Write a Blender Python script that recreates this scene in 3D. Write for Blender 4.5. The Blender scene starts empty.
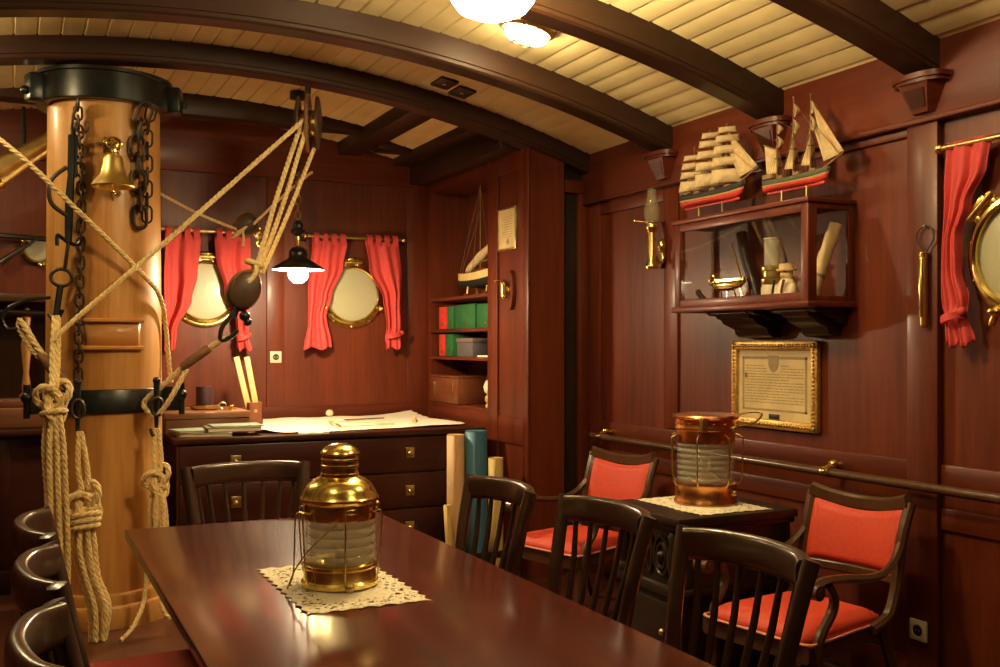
import bpy, bmesh, math, random
from mathutils import Vector, Matrix, Euler
random.seed(7)
PI = math.pi
sc = bpy.context.scene
COL = sc.collection
V = Vector

# ------------------------------------------------------------------ materials
def srgb(r, g, b):
    f = lambda c: (c/255/12.92) if c/255 <= 0.04045 else ((c/255+0.055)/1.055)**2.4
    return (f(r), f(g), f(b), 1)

def newmat(name):
    m = bpy.data.materials.new(name); m.use_nodes = True
    nt = m.node_tree
    return m, nt, nt.nodes['Principled BSDF']

def plain(name, col, rough=0.5, metal=0.0, coat=0.0, var=0.12, scale=30, bump=0.0, spec=0.5):
    m, nt, p = newmat(name)
    tc = nt.nodes.new('ShaderNodeTexCoord'); nz = nt.nodes.new('ShaderNodeTexNoise')
    nz.inputs['Scale'].default_value = scale; nz.inputs['Detail'].default_value = 4
    nt.links.new(tc.outputs['Object'], nz.inputs['Vector'])
    rp = nt.nodes.new('ShaderNodeValToRGB')
    a = [max(0, c*(1-var)) for c in col[:3]]+[1]; b = [min(1, c*(1+var)) for c in col[:3]]+[1]
    rp.color_ramp.elements[0].position = .3; rp.color_ramp.elements[1].position = .7
    rp.color_ramp.elements[0].color = a; rp.color_ramp.elements[1].color = b
    nt.links.new(nz.outputs['Fac'], rp.inputs['Fac']); nt.links.new(rp.outputs['Color'], p.inputs['Base Color'])
    p.inputs['Roughness'].default_value = rough; p.inputs['Metallic'].default_value = metal
    p.inputs['Coat Weight'].default_value = coat; p.inputs['Coat Roughness'].default_value = .12
    p.inputs['Specular IOR Level'].default_value = spec
    if bump:
        bp = nt.nodes.new('ShaderNodeBump'); bp.inputs['Strength'].default_value = bump; bp.inputs['Distance'].default_value = .01
        nt.links.new(nz.outputs['Fac'], bp.inputs['Height']); nt.links.new(bp.outputs['Normal'], p.inputs['Normal'])
    return m

def wood(name, dark, light, axis='Z', rough=.35, coat=.25, scale=1.0, coat_rough=.15, figure=0.5, spec=.33):
    m, nt, p = newmat(name)
    tc = nt.nodes.new('ShaderNodeTexCoord'); mp = nt.nodes.new('ShaderNodeMapping')
    s = {'X': (1.1, 16, 16), 'Y': (16, 1.1, 16), 'Z': (16, 16, 1.1)}[axis]
    mp.inputs['Scale'].default_value = [q*scale for q in s]
    nt.links.new(tc.outputs['Object'], mp.inputs['Vector'])
    n1 = nt.nodes.new('ShaderNodeTexNoise'); n1.inputs['Scale'].default_value = 2.2; n1.inputs['Detail'].default_value = 8; n1.inputs['Roughness'].default_value = .65
    nt.links.new(mp.outputs['Vector'], n1.inputs['Vector'])
    mp2 = nt.nodes.new('ShaderNodeMapping'); mp2.inputs['Scale'].default_value = [q*scale*.22 for q in s]
    nt.links.new(tc.outputs['Object'], mp2.inputs['Vector'])
    n2 = nt.nodes.new('ShaderNodeTexNoise'); n2.inputs['Scale'].default_value = 1.6; n2.inputs['Detail'].default_value = 3; n2.inputs['Distortion'].default_value = .8
    nt.links.new(mp2.outputs['Vector'], n2.inputs['Vector'])
    mx = nt.nodes.new('ShaderNodeMix'); mx.inputs['Factor'].default_value = figure
    nt.links.new(n1.outputs['Fac'], mx.inputs['A']); nt.links.new(n2.outputs['Fac'], mx.inputs['B'])
    rp = nt.nodes.new('ShaderNodeValToRGB')
    rp.color_ramp.elements[0].position = .33; rp.color_ramp.elements[1].position = .68
    rp.color_ramp.elements[0].color = dark; rp.color_ramp.elements[1].color = light
    nt.links.new(mx.outputs['Result'], rp.inputs['Fac']); nt.links.new(rp.outputs['Color'], p.inputs['Base Color'])
    p.inputs['Roughness'].default_value = rough; p.inputs['Coat Weight'].default_value = coat; p.inputs['Coat Roughness'].default_value = coat_rough
    p.inputs['Specular IOR Level'].default_value = spec
    return m

def emit(name, col, strength):
    m, nt, p = newmat(name)
    p.inputs['Base Color'].default_value = (1, 1, 1, 1)
    p.inputs['Emission Color'].default_value = col; p.inputs['Emission Strength'].default_value = strength
    return m

def glassy(name, col=(1, 1, 1, 1), rough=.03, ior=1.45):
    m, nt, p = newmat(name)
    p.inputs['Base Color'].default_value = col; p.inputs['Transmission Weight'].default_value = 1
    p.inputs['Roughness'].default_value = rough; p.inputs['IOR'].default_value = ior
    return m

def pane(name, alpha=.12, col=(.9, .9, .85, 1)):
    m, nt, p = newmat(name)
    out = nt.nodes['Material Output']
    tr = nt.nodes.new('ShaderNodeBsdfTransparent'); gl = nt.nodes.new('ShaderNodeBsdfGlossy'); gl.inputs['Roughness'].default_value = .03
    gl.inputs['Color'].default_value = col
    fr = nt.nodes.new('ShaderNodeFresnel'); fr.inputs['IOR'].default_value = 1.35
    ad = nt.nodes.new('ShaderNodeMath'); ad.operation = 'MULTIPLY_ADD'; ad.inputs[1].default_value = .16; ad.inputs[2].default_value = alpha*.08
    nt.links.new(fr.outputs['Fac'], ad.inputs[0])
    mx = nt.nodes.new('ShaderNodeMixShader'); nt.links.new(ad.outputs[0], mx.inputs['Fac'])
    nt.links.new(tr.outputs[0], mx.inputs[1]); nt.links.new(gl.outputs[0], mx.inputs[2]); nt.links.new(mx.outputs[0], out.inputs['Surface'])
    return m

MAH_D, MAH_L = (.066, .0112, .0042, 1), (.165, .0305, .0090, 1)
M = {}
M['mah_z'] = wood('mahogany_upright', MAH_D, MAH_L, 'Z', .42, .08, coat_rough=.18)
M['mah_y'] = wood('mahogany_along', MAH_D, MAH_L, 'Y', .42, .08, coat_rough=.18)
M['mah_x'] = wood('mahogany_across', MAH_D, MAH_L, 'X', .42, .08, coat_rough=.18)
M['table'] = wood('table_mahogany', (.050, .0082, .004, 1), (.110, .019, .0075, 1), 'Y', .26, .4, coat_rough=.14)
M['beam'] = wood('dark_beam_wood', (.026, .010, .0055, 1), (.048, .019, .009, 1), 'X', .42, .12)
M['beam_y'] = wood('dark_girder_wood', (.022, .009, .005, 1), (.042, .016, .008, 1), 'Y', .4, .15)
M['chest'] = wood('dark_chest_wood', (.030, .0075, .004, 1), (.065, .015, .007, 1), 'X', .36, .2)
M['walnut'] = wood('walnut_chair_wood', (.032, .017, .010, 1), (.060, .031, .017, 1), 'Z', .28, .5)
M['walnut_y'] = wood('walnut_rail_wood', (.040, .021, .012, 1), (.060, .032, .018, 1), 'Y', .30, .5, spec=.5)
M['walnut_arm'] = wood('walnut_armchair_wood', (.055, .024, .011, 1), (.10, .045, .019, 1), 'Z', .32, .3)
M['ebony'] = wood('dark_oak', (.012, .007, .005, 1), (.030, .016, .009, 1), 'Y', .42, .15)
M['mast'] = wood('mast_pine', (.38, .150, .032, 1), (.66, .350, .105, 1), 'Z', .42, .2, scale=1.2, figure=.6)
M['mastx'] = wood('mast_pine_across', (.46, .20, .055, 1), (.60, .29, .085, 1), 'X', .45, .2)
M['ceil'] = plain('cream_paint', (.82, .68, .34, 1), .42, var=.06, scale=6)
M['floor'] = wood('floor_boards', (.060, .018, .008, 1), (.12, .036, .014, 1), 'Y', .4, .2)
M['brass'] = plain('polished_brass', (.84, .64, .20, 1), .20, 1.0, var=.12, scale=14)
M['brass_soft'] = plain('soft_brass', (.88, .66, .22, 1), .36, 1.0, var=.12, scale=14)
M['brass_dull'] = plain('dull_brass', (.62, .47, .18, 1), .30, 1.0, var=.2, scale=18)
M['copper'] = plain('copper', (.80, .36, .12, 1), .27, 1.0, var=.22, scale=12)
M['iron'] = plain('black_iron', (.016, .018, .015, 1), .30, .3, var=.4, scale=10)
M['iron_rust'] = plain('brown_iron', (.055, .036, .022, 1), .48, .5, var=.4, scale=30)
M['enamel'] = plain('black_enamel', (.012, .012, .013, 1), .3, var=.1)
M['enamel_white'] = plain('white_enamel', (.85, .83, .78, 1), .4, var=.03)
M['red'] = plain('red_curtain_cloth', (.55, .050, .045, 1), .75, var=.05, scale=50, bump=.15)
M['red_seat'] = plain('red_upholstery', (.62, .060, .025, 1), .62, var=.08, scale=90, bump=.1)
M['rope'] = plain('hemp_rope', (.80, .60, .27, 1), .85, var=.2, scale=60, bump=.2)
M['rope_pale'] = plain('pale_rope', (.80, .62, .34, 1), .85, var=.2, scale=60)
M['rope_dark'] = plain('leather_wrapping', (.22, .10, .045, 1), .7, var=.25, scale=40)
M['block'] = wood('block_wood', (.045, .024, .012, 1), (.10, .052, .024, 1), 'Z', .45, .1)
M['paper'] = plain('chart_paper', (.86, .76, .58, 1), .8, var=.06, scale=8)
M['lace'] = plain('lace_cotton', (.80, .70, .47, 1), .85, var=.1, scale=80)
M['glass'] = glassy('lantern_glass', (.93, .91, .80, 1), .10)
M['glass'].node_tree.nodes['Principled BSDF'].inputs['Transmission Weight'].default_value = .82
def ribbed(name, fac=.34):
    m, nt, p = newmat(name); out = nt.nodes['Material Output']
    tr = nt.nodes.new('ShaderNodeBsdfTransparent'); tr.inputs['Color'].default_value = (.93, .91, .80, 1)
    p.inputs['Base Color'].default_value = (.80, .77, .64, 1); p.inputs['Roughness'].default_value = .06; p.inputs['Specular IOR Level'].default_value = 1.0
    mx = nt.nodes.new('ShaderNodeMixShader'); mx.inputs['Fac'].default_value = fac
    nt.links.new(tr.outputs[0], mx.inputs[1]); nt.links.new(p.outputs[0], mx.inputs[2]); nt.links.new(mx.outputs[0], out.inputs['Surface'])
    return m
M['lens'] = ribbed('ribbed_lantern_glass', .36)
M['lens_dark'] = ribbed('thick_ribbed_glass', .20)
M['clear'] = ribbed('lamp_chimney_glass', .09)
M['glass_thin'] = pane('clear_glass', .15)
M['port_glass'] = plain('frosted_pane', (.40, .37, .23, 1), .4, var=.05, scale=3, coat=.1)
M['gold'] = plain('gilded_frame', (.62, .38, .10, 1), .38, .7, var=.3, scale=60, bump=.3)
M['parch'] = plain('parchment', (.66, .50, .24, 1), .7, var=.12, scale=7)
M['ink'] = plain('faded_ink', (.24, .16, .07, 1), .8)
M['ink_mid'] = plain('pale_ink', (.36, .26, .12, 1), .8)
M['white_plastic'] = plain('ivory_plastic', (.62, .53, .36, 1), .35, var=.03)
M['black'] = plain('black_matt', (.008, .008, .008, 1), .5)
M['teal'] = plain('blue_green_paper', (.045, .15, .22, 1), .5, var=.08, scale=5)
M['tan'] = plain('tan_paper', (.58, .36, .17, 1), .6, var=.1, scale=5)
M['yellow_roll'] = plain('yellowed_paper', (.62, .42, .13, 1), .6, var=.1, scale=5)
M['stick'] = wood('pale_ruler_wood', (.60, .30, .08, 1), (.78, .44, .15, 1), 'Z', .4, .2)
M['binder_red'] = plain('red_binder', (.60, .045, .03, 1), .45)
M['binder_green'] = plain('green_binder', (.02, .13, .04, 1), .45)
M['grey_card'] = plain('grey_card', (.10, .095, .10, 1), .6)
M['leather'] = wood('brown_box_wood', (.13, .036, .014, 1), (.20, .058, .022, 1), 'Y', .4, .2)
M['box'] = wood('instrument_box_wood', (.14, .055, .025, 1), (.24, .10, .045, 1), 'X', .35, .3)
M['sail'] = plain('cream_sailcloth', (.62, .47, .25, 1), .85, var=.12, scale=40)
M['hull_red'] = plain('red_hull_paint', (.58, .04, .025, 1), .4)
M['hull_gold'] = plain('ochre_hull_paint', (.52, .30, .09, 1), .5)
M['hull_dark'] = plain('dark_hull_paint', (.014, .014, .010, 1), .6, var=.3)
M['spar'] = plain('spar_wood', (.24, .13, .05, 1), .5)
M['ivory'] = plain('ivory_carving', (.72, .62, .42, 1), .5, var=.15, scale=20)
M['book_pale'] = plain('pale_green_cover', (.30, .36, .27, 1), .5)
M['book_grey'] = plain('olive_cover', (.20, .18, .10, 1), .5)
M['bulb'] = emit('lit_bulb', (1, .77, .46, 1), 460)
M['globe_fill'] = emit('fill_globe_glass', (1, .76, .40, 1), 13)  # weak glow for the two added fill globes out of view
M['bulb_big'] = emit('lit_ceiling_glass', (1, .76, .40, 1), 85)

# ------------------------------------------------------------------ mesh builder
def smooth(pts, n=8, closed=False):
    pts = [V(p) for p in pts]; out = []
    N = len(pts)
    rng = range(N) if closed else range(N-1)
    for i in rng:
        if closed: p0, p1, p2, p3 = pts[(i-1) % N], pts[i], pts[(i+1) % N], pts[(i+2) % N]
        else: p0, p1, p2, p3 = pts[max(i-1, 0)], pts[i], pts[i+1], pts[min(i+2, N-1)]
        for k in range(n):
            t = k/n; t2 = t*t; t3 = t2*t
            out.append(.5*((2*p1)+(p2-p0)*t+(2*p0-5*p1+4*p2-p3)*t2+(3*p1-p0-3*p2+p3)*t3))
    if not closed: out.append(pts[-1])
    return out

def resample(pts, d):
    pts = [V(p) for p in pts]; out = [pts[0].copy()]; acc = 0
    L = sum((pts[i+1]-pts[i]).length for i in range(len(pts)-1)); n = max(2, int(L/d)); step = L/n
    need = step
    for i in range(len(pts)-1):
        a, b = pts[i], pts[i+1]; l = (b-a).length
        if l < 1e-9: continue
        pos = 0
        while acc+(l-pos) >= need-1e-9 and len(out) <= n:
            pos += need-acc; acc = 0
            out.append(a.lerp(b, min(1, pos/l)))
        acc += l-pos
    return out

def frames(pts, up=None, closed=False):
    T = []
    N = len(pts)
    for i in range(N):
        if closed: t = pts[(i+1) % N]-pts[(i-1) % N]
        else: t = pts[min(i+1, N-1)]-pts[max(i-1, 0)]
        T.append(t.normalized() if t.length > 1e-12 else V((0, 0, 1)))
    R = []
    if up is not None:
        u = V(up)
        for t in T:
            s = t.cross(u)
            s = s.normalized() if s.length > 1e-6 else V((1, 0, 0))
            R.append((s, s.cross(t).normalized(), t))
        return R
    t = T[0]; a = V((0, 0, 1)) if abs(t.z) < .9 else V((1, 0, 0))
    s = t.cross(a).normalized()
    for t in T:
        s = (s-t*s.dot(t))
        s = s.normalized() if s.length > 1e-6 else t.orthogonal().normalized()
        R.append((s, s.cross(t).normalized(), t))
    return R

class B:
    def __init__(self): self.bm = bmesh.new()
    def add(self, verts, faces, Mx=None):
        vs = [self.bm.verts.new((Mx @ V(v)) if Mx is not None else V(v)) for v in verts]
        for f in faces:
            try: self.bm.faces.new([vs[i] for i in f])
            except ValueError: pass
        return vs
    def box(self, c, s, bev=0.0, rot=None, seg=2):
        t = bmesh.new(); bmesh.ops.create_cube(t, size=1)
        bmesh.ops.scale(t, vec=V(s), verts=t.verts)
        bev = min(bev, min(s)*.45)
        if bev > 0: bmesh.ops.bevel(t, geom=list(t.edges)+list(t.verts), offset=bev, segments=seg, affect='EDGES', profile=.5)
        Mx = Matrix.Translation(V(c))
        if rot is not None: Mx = Mx @ (rot.to_4x4() if isinstance(rot, Matrix) else Euler(rot).to_matrix().to_4x4())
        t.verts.index_update()
        self.add([v.co.copy() for v in t.verts], [[v.index for v in f.verts] for f in t.faces], Mx); t.free()
        return self
    def bb(self, lo, hi, bev=0.0):
        lo, hi = V(lo), V(hi)
        return self.box((lo+hi)/2, hi-lo, bev)
    def sweep(self, path, prof, up=None, scale=None, closed=False, caps=True):
        pts = [V(p) for p in path]; F = frames(pts, up, closed); n = len(prof); vs = []
        for i, p in enumerate(pts):
            k = 1 if scale is None else scale[i] if not callable(scale) else scale(i/(len(pts)-1))
            s, u, _ = F[i]
            vs += [p+s*(a*k)+u*(b*k) for a, b in prof]
        fs = []
        N = len(pts)
        for i in range(N if closed else N-1):
            j = (i+1) % N
            for q in range(n): fs.append((i*n+q, i*n+(q+1) % n, j*n+(q+1) % n, j*n+q))
        if caps and not closed: fs += [tuple(range(n))[::-1], tuple((N-1)*n+q for q in range(n))]
        self.add(vs, fs); return self
    def tube(self, path, r, n=8, closed=False, caps=True):
        prof = [(math.cos(2*PI*k/n), math.sin(2*PI*k/n)) for k in range(n)]
        N = len(path)
        if isinstance(r, (int, float)): sc_ = [r]*N
        elif len(r) == N: sc_ = list(r)
        else: sc_ = [r[0]+(r[-1]-r[0])*i/(N-1) for i in range(N)]
        return self.sweep(path, prof, None, sc_, closed, caps)
    def cyl(self, a, b, r, r2=None, n=16):
        return self.tube([a, b], [r, r if r2 is None else r2], n)
    def bar(self, path, w, h, up=(0, 0, 1), bev=.25, scale=None, closed=False):
        w, h = w/2, h/2; e = min(w, h)*bev*2
        pr = [(w-e, -h), (w, -h+e), (w, h-e), (w-e, h), (-w+e, h), (-w, h-e), (-w, -h+e), (-w+e, -h)]
        return self.sweep(path, pr, up, scale, closed)
    def lathe(self, prof, o=(0, 0, 0), n=32, rot=None, closed=False):
        vs = []; fs = []; idx = []
        for r, z in prof:
            if r < 1e-6: idx.append([len(vs)]); vs.append(V((0, 0, z)))
            else:
                idx.append(list(range(len(vs), len(vs)+n)))
                vs += [V((r*math.cos(2*PI*k/n), r*math.sin(2*PI*k/n), z)) for k in range(n)]
        P = list(zip(idx, idx[1:]+idx[:1])) if closed else list(zip(idx, idx[1:]))
        for A, C in P:
            for k in range(n):
                k2 = (k+1) % n
                if len(A) == 1 and len(C) == 1: continue
                if len(A) == 1: fs.append((A[0], C[k2], C[k]))
                elif len(C) == 1: fs.append((A[k], A[k2], C[0]))
                else: fs.append((A[k], A[k2], C[k2], C[k]))
        Mx = Matrix.Translation(V(o))
        if rot is not None: Mx = Mx @ (rot.to_4x4() if isinstance(rot, Matrix) else Euler(rot).to_matrix().to_4x4())
        self.add(vs, fs, Mx); return self
    def ball(self, c, r, n=12, s=(1, 1, 1)):
        t = bmesh.new(); bmesh.ops.create_uvsphere(t, u_segments=n, v_segments=max(6, n*2//3), radius=1)
        t.verts.index_update()
        self.add([V((v.co.x*r*s[0]+c[0], v.co.y*r*s[1]+c[1], v.co.z*r*s[2]+c[2])) for v in t.verts], [[v.index for v in f.verts] for f in t.faces]); t.free(); return self
    def prism(self, poly, d0, d1, Mx=None):
        n = len(poly)
        vs = [V((x, y, d0)) for x, y in poly]+[V((x, y, d1)) for x, y in poly]
        fs = [tuple(range(n))[::-1], tuple(range(n, 2*n))]+[(i, (i+1) % n, n+(i+1) % n, n+i) for i in range(n)]
        self.add(vs, fs, Mx); return self
    def grid(self, f, nu, nv, closed_u=False):
        vs = [f(i/nu, j/nv) for j in range(nv+1) for i in range(nu+1)]
        fs = [(j*(nu+1)+i, j*(nu+1)+i+1, (j+1)*(nu+1)+i+1, (j+1)*(nu+1)+i) for j in range(nv) for i in range(nu)]
        self.add(vs, fs); return self
    def rope(self, path, r, pitch=None, strands=3, d=None):
        pitch = pitch or r*7
        pts = resample(path, d or pitch/7); F = frames(pts); s = 0
        offs = [[] for _ in range(strands)]
        for i, p in enumerate(pts):
            if i: s += (pts[i]-pts[i-1]).length
            for k in range(strands):
                a = 2*PI*(s/pitch+k/strands)
                offs[k].append(p+(F[i][0]*math.cos(a)+F[i][1]*math.sin(a))*r*.46)
        for o in offs: self.tube(o, r*.60, 6)
        return self
    def build(self, name, mat, parent=None, world=True, sharp=38, thick=0, rel=False):
        bm = self.bm
        if world and parent is not None:
            o = V((0, 0, 0)); q = parent
            while q is not None: o += q.location; q = q.parent
            bmesh.ops.translate(bm, vec=-o, verts=bm.verts)
        bmesh.ops.recalc_face_normals(bm, faces=bm.faces)
        for f in bm.faces: f.smooth = True
        ca = math.radians(sharp)
        for e in bm.edges:
            if len(e.link_faces) == 2:
                if e.calc_face_angle(0) > ca: e.smooth = False
        me = bpy.data.meshes.new(name); bm.to_mesh(me); bm.free()
        me.materials.append(mat)
        ob = bpy.data.objects.new(name, me); COL.objects.link(ob)
        if parent is not None: ob.parent = parent
        if thick:
            md = ob.modifiers.new('thickness', 'SOLIDIFY'); md.thickness = thick; md.offset = 0
        return ob

def tag(o, label, cat, group=None, kind=None):
    o['label'] = label; o['category'] = cat
    if group: o['group'] = group
    if kind: o['kind'] = kind
    return o
def thing(name, label, cat, loc=(0, 0, 0), rz=0, group=None):
    o = bpy.data.objects.new(name, None); COL.objects.link(o)
    o.location = loc; o.rotation_euler = (0, 0, rz); o.empty_display_size = .05
    return tag(o, label, cat, group)
def struct(name, b, mat):
    o = b.build(name, mat); o['kind'] = 'structure'; return o
def dup(root, loc, rz, label, group=None):
    r = root.copy(); COL.objects.link(r); r.location = loc; r.rotation_euler = (0, 0, rz); r['label'] = label
    if group: r['group'] = group
    for ch in list(root.children):
        c = ch.copy(); COL.objects.link(c); c.parent = r
        for g in list(ch.children):
            d = g.copy(); COL.objects.link(d); d.parent = c
    return r
def L(b, name, mat, parent, **k):      # build in the parent's own coordinates
    return b.build(name, mat, parent, world=False, **k)
# ------------------------------------------------------------------ the room
XL, XR, XS = -1.9, 3.27, 2.823
YF, YB = -1.3, 7.05
PC = 1.0                                   # crown of the deck camber
def ceil_z(x): return 2.985-.077*(x-PC)**2

b = B(); b.bb((XL-.3, YF-.3, -.08), (XR+.3, YB+.3, 0)); struct('floor', b, M['floor'])

# planked deck head: every board bevelled, running fore and aft
b = B()
w = .103; x = XL-.05
while x < XR+.1:
    x0, x1 = x, x+w; g = .007
    prof = [(x0, ceil_z(x0)+.008), (x0+g, ceil_z(x0)), (x1-g, ceil_z(x1)), (x1, ceil_z(x1)+.008), (x1, ceil_z(x1)+.03), (x0, ceil_z(x0)+.03)]
    vs = [V((p, YF-.1, q)) for p, q in prof]+[V((p, YB+.1, q)) for p, q in prof]
    fs = [(i, (i+1) % 6, 6+(i+1) % 6, 6+i) for i in range(6)]+[(0, 1, 2, 3, 4, 5), (6, 7, 8, 9, 10, 11)]
    b.add(vs, fs); x = x1
o = struct('ceiling', b, M['ceil'])

b = B(); b.bb((XL-.1, YB, 0), (XS+.4, YB+.1, 3.05))
struct('wall_back', b, M['mah_z'])
b = B(); b.bb((XR, YF, 0), (XR+.1, YB, 2.66)); struct('wall_right', b, M['mah_z'])
b = B(); b.bb((XL-.1, YF, 0), (XL, YB, 2.66)); struct('wall_left', b, M['mah_z'])
b = B(); b.bb((XL-.1, YF-.1, 0), (XR+.1, YF, 3.05)); struct('wall_front', b, M['mah_z'])

# framing of the back wall
def raised(name, boxes, mat, bev=.006):
    b = B()
    for lo, hi in boxes: b.bb(lo, hi, bev)
    return struct(name, b, mat)
t = .014
raised('trim_1', [((1.606, YB-t, .98), (1.733, YB, 2.62)), ((2.66, YB-t, .98), (2.823, YB, 2.62)), ((.80, YB-t, .98), (.90, YB, 2.62)),
                  ((-1.9, YB-t, .98), (-1.8, YB, 2.62)), ((-.62, YB-t, .98), (-.5, YB, 2.62))], M['mah_z'])
raised('trim_2', [((-1.9, YB-t-.004, .86), (2.823, YB, .985)), ((-1.9, YB-.03, 2.60), (2.823, YB, 3.0))], M['mah_x'])
# right wall framing
yp = (2.754, 2.904)
raised('trim_3', [((XR-.032, yp[0], .0), (XR, yp[1], 2.31)),
                  ((XR-.016, 4.47, .96), (XR, 4.60, 2.31)), ((XR-.016, 5.27, .0), (XR, 5.45, 2.37)),
                  ((XR-.016, 1.2, .96), (XR, 1.33, 2.31)), ((XR-.016, .2, 0), (XR, .34, 2.31))], M['mah_z'])
raised('trim_4', [((XR-.016, YF, .86), (XR, yp[0], .955)), ((XR-.016, yp[1], .86), (XR, 5.27, .955)),
                  ((XR-.016, yp[1], .02), (XR, 5.27, .16)), ((XR-.016, YF, .02), (XR, yp[0], .16)),
                  ((XR-.016, yp[1], .70), (XR, 5.27, .785)), ((XR-.016, YF, .70), (XR, yp[0], .785)),
                  ((XR-.016, 4.60, 2.22), (XR, 5.27, 2.31)), ((XR-.016, yp[1], 2.26), (XR, 4.47, 2.31))], M['mah_y'])
b = B()
b.bb((XR-.045, YF, 2.31), (XR, 5.45, 2.70), .006); b.bb((XR-.055, YF, 2.295), (XR, 5.45, 2.318), .008)
struct('trim_5', b, M['mah_y'])

# side wall with the book niche: post, niche back, soffit, plinth
b = B()
b.bb((XS, 5.37, 0), (3.06, 5.94, 2.80)); struct('wall_side', b, M['mah_z'])
b = B(); b.bb((3.12, 5.90, 0), (3.17, YB, 2.80)); struct('wall_niche_back', b, M['mah_z'])
b = B(); b.bb((XS, 6.97, 0), (3.12, YB, 2.80)); struct('wall_niche_left', b, M['mah_z'])
b = B(); b.bb((XS+.004, 5.94, 0), (3.12, 6.97, .975)); struct('wall_niche_base', b, M['mah_z'])
b = B(); b.bb((XS, 5.94, 2.56), (3.12, 6.97, 2.80)); struct('wall_niche_top', b, M['mah_z'])
b = B()
b.bb((XS-.016, 5.80, .0), (XS, 5.945, 2.78), .005); b.bb((XS-.016, 5.37, .0), (XS, 5.44, 2.78), .005)
b.bb((XS-.010, 5.44, .80), (XS, 5.80, .965), .004); b.bb((XS-.010, 5.44, 2.5), (XS, 5.80, 2.78), .004)
struct('trim_6', b, M['mah_z'])
b = B(); b.bb((2.95, 5.45, 0), (XR, 5.50, 2.80)); struct('wall_recess', b, M['ebony'])
b = B(); b.bb((3.19, 5.415, 0), (3.262, 5.45, 2.37), .006); b.bb((3.06, 5.415, 2.37), (3.27, 5.45, 2.45), .006); struct('trim_7', b, M['mah_z'])
# cabinet front in the far left corner
b = B()
b.bb((XL+.002, 6.34, 0), (.72, YB-.02, .90), .004); b.bb((XL+.002, 6.29, .90), (.72, YB-.02, .935), .008); b.bb((XL+.002, 6.325, .03), (.72, 6.345, .14), .004)
for x0 in (-1.85, -.98, -.1): b.bb((x0, 6.325, .14), (x0+.09, 6.342, .88), .004)
cab = tag(b.build('corner_cabinet', M['chest']), 'low dark cabinet with plain panelled front in the corner left of the mast', 'cabinet')

# ------------------------------------------------------------------ deck beams and their wall brackets
def beam(y0, y1, h, label, flat=None):
    b = B()
    n = 40; top = []; bot = []
    xs = [XL-.05+(XR+.1-XL)*i/n for i in range(n+1)]
    poly = [(x, ceil_z(x)+.012) for x in xs]+[(x, (ceil_z(x)-h) if flat is None else flat) for x in reversed(xs)]
    Mx = Matrix(((1, 0, 0, 0), (0, 0, 1, 0), (0, 1, 0, 0), (0, 0, 0, 1)))
    vs = []
    e = .010
    # strip sections so that the curved faces stay clean; a small bead runs along both lower edges
    sec = [(y0, .012), (y0, -h+.030), (y0+.006, -h+.026), (y0+.006, -h+e), (y0+.006+e, -h), (y1-.006-e, -h), (y1-.006, -h+e), (y1-.006, -h+.026), (y1, -h+.030), (y1, .012)]
    m = len(sec)
    for x in xs: vs += [V((x, yy, ceil_z(x)+dz)) for yy, dz in sec]
    fs = [(i*m+k, i*m+(k+1) % m, (i+1)*m+(k+1) % m, (i+1)*m+k) for i in range(n) for k in range(m)]+[tuple(range(m)), tuple(n*m+k for k in range(m))]
    b.add(vs, fs)
    return tag(b.build('deck_beam', M['beam'], sharp=30), label, 'beam', 'curved deck beams under the planked ceiling')
beam(.99, 1.14, .135, 'dark curved deck beam nearest the viewer, mostly above the picture')
beam(1.86, 2.01, .135, 'dark curved deck beam overhead, in front of the one at the right curtain')
beam(2.73, 2.87, .135, 'dark curved deck beam ending at the bracket left of the red curtain on the right')
beam(3.60, 3.74, .135, 'dark curved deck beam ending above the right-hand model ship')
beam(4.47, 4.61, .135, 'dark curved deck beam ending above the brass wall lamp')
beam(5.34, 5.48, .115, 'dark curved deck beam right in front of the mast head')

def bracket(y, label):
    t = thing('beam_bracket', label, 'bracket', (XR-.045, y, 2.355), 0, 'carved brackets under the beam ends')
    b = B()   # cap: half-oval shelf
    poly = [(-.0, -.145)]+[(-.125*math.sin(a), -.145*math.cos(a)) for a in [PI*i/16 for i in range(1, 16)]]+[(0, .145)]
    poly = [(-.11*(math.sin(PI*i/20)**.55), -.15*math.cos(PI*i/20)) for i in range(21)]
    b.prism(poly, .115, .140); b.prism([(p*.9, q*.92) for p, q in poly], .098, .116); L(b, 'cap', M['mah_y'], t)
    b = B()
    z0, z1 = -.03, .099
    vs = [V((0, -.12, z1)), V((-.085, -.085, z1)), V((-.085, .085, z1)), V((0, .12, z1)), V((0, -.06, z0)), V((-.035, -.045, z0)), V((-.035, .045, z0)), V((0, .06, z0))]
    b.add(vs, [(0, 1, 2, 3), (7, 6, 5, 4), (0, 4, 5, 1), (1, 5, 6, 2), (2, 6, 7, 3), (3, 7, 4, 0)])
    L(b, 'body', M['mah_y'], t)
    b = B()
    def fp(s, q): return V((-.085+.05*q-.004, s*(.085-.04*q), z1+(z0-z1)*q))
    vs = [fp(-.75, .2), fp(.75, .2), fp(.75, .85), fp(-.75, .85)]; vs2 = [v+V((.006, 0, .002)) for v in vs]
    b.add(vs+vs2, [(0, 1, 2, 3), (7, 6, 5, 4), (0, 4, 5, 1), (1, 5, 6, 2), (2, 6, 7, 3), (3, 7, 4, 0)])
    L(b, 'panel', M['chest'], t)
    t.scale = (.85, .82, .85)
    return t
t0 = bracket(2.80, 'carved wall bracket under the beam end left of the right-hand curtain')
for y, lb in ((3.67, 'carved wall bracket under the beam end behind the right-hand model ship'), (4.54, 'small-looking carved wall bracket under the beam end above the brass wall lamp')):
    dup(t0, (XR-.045, y, 2.355), 0, lb).scale = (.85, .82, .85)

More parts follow.
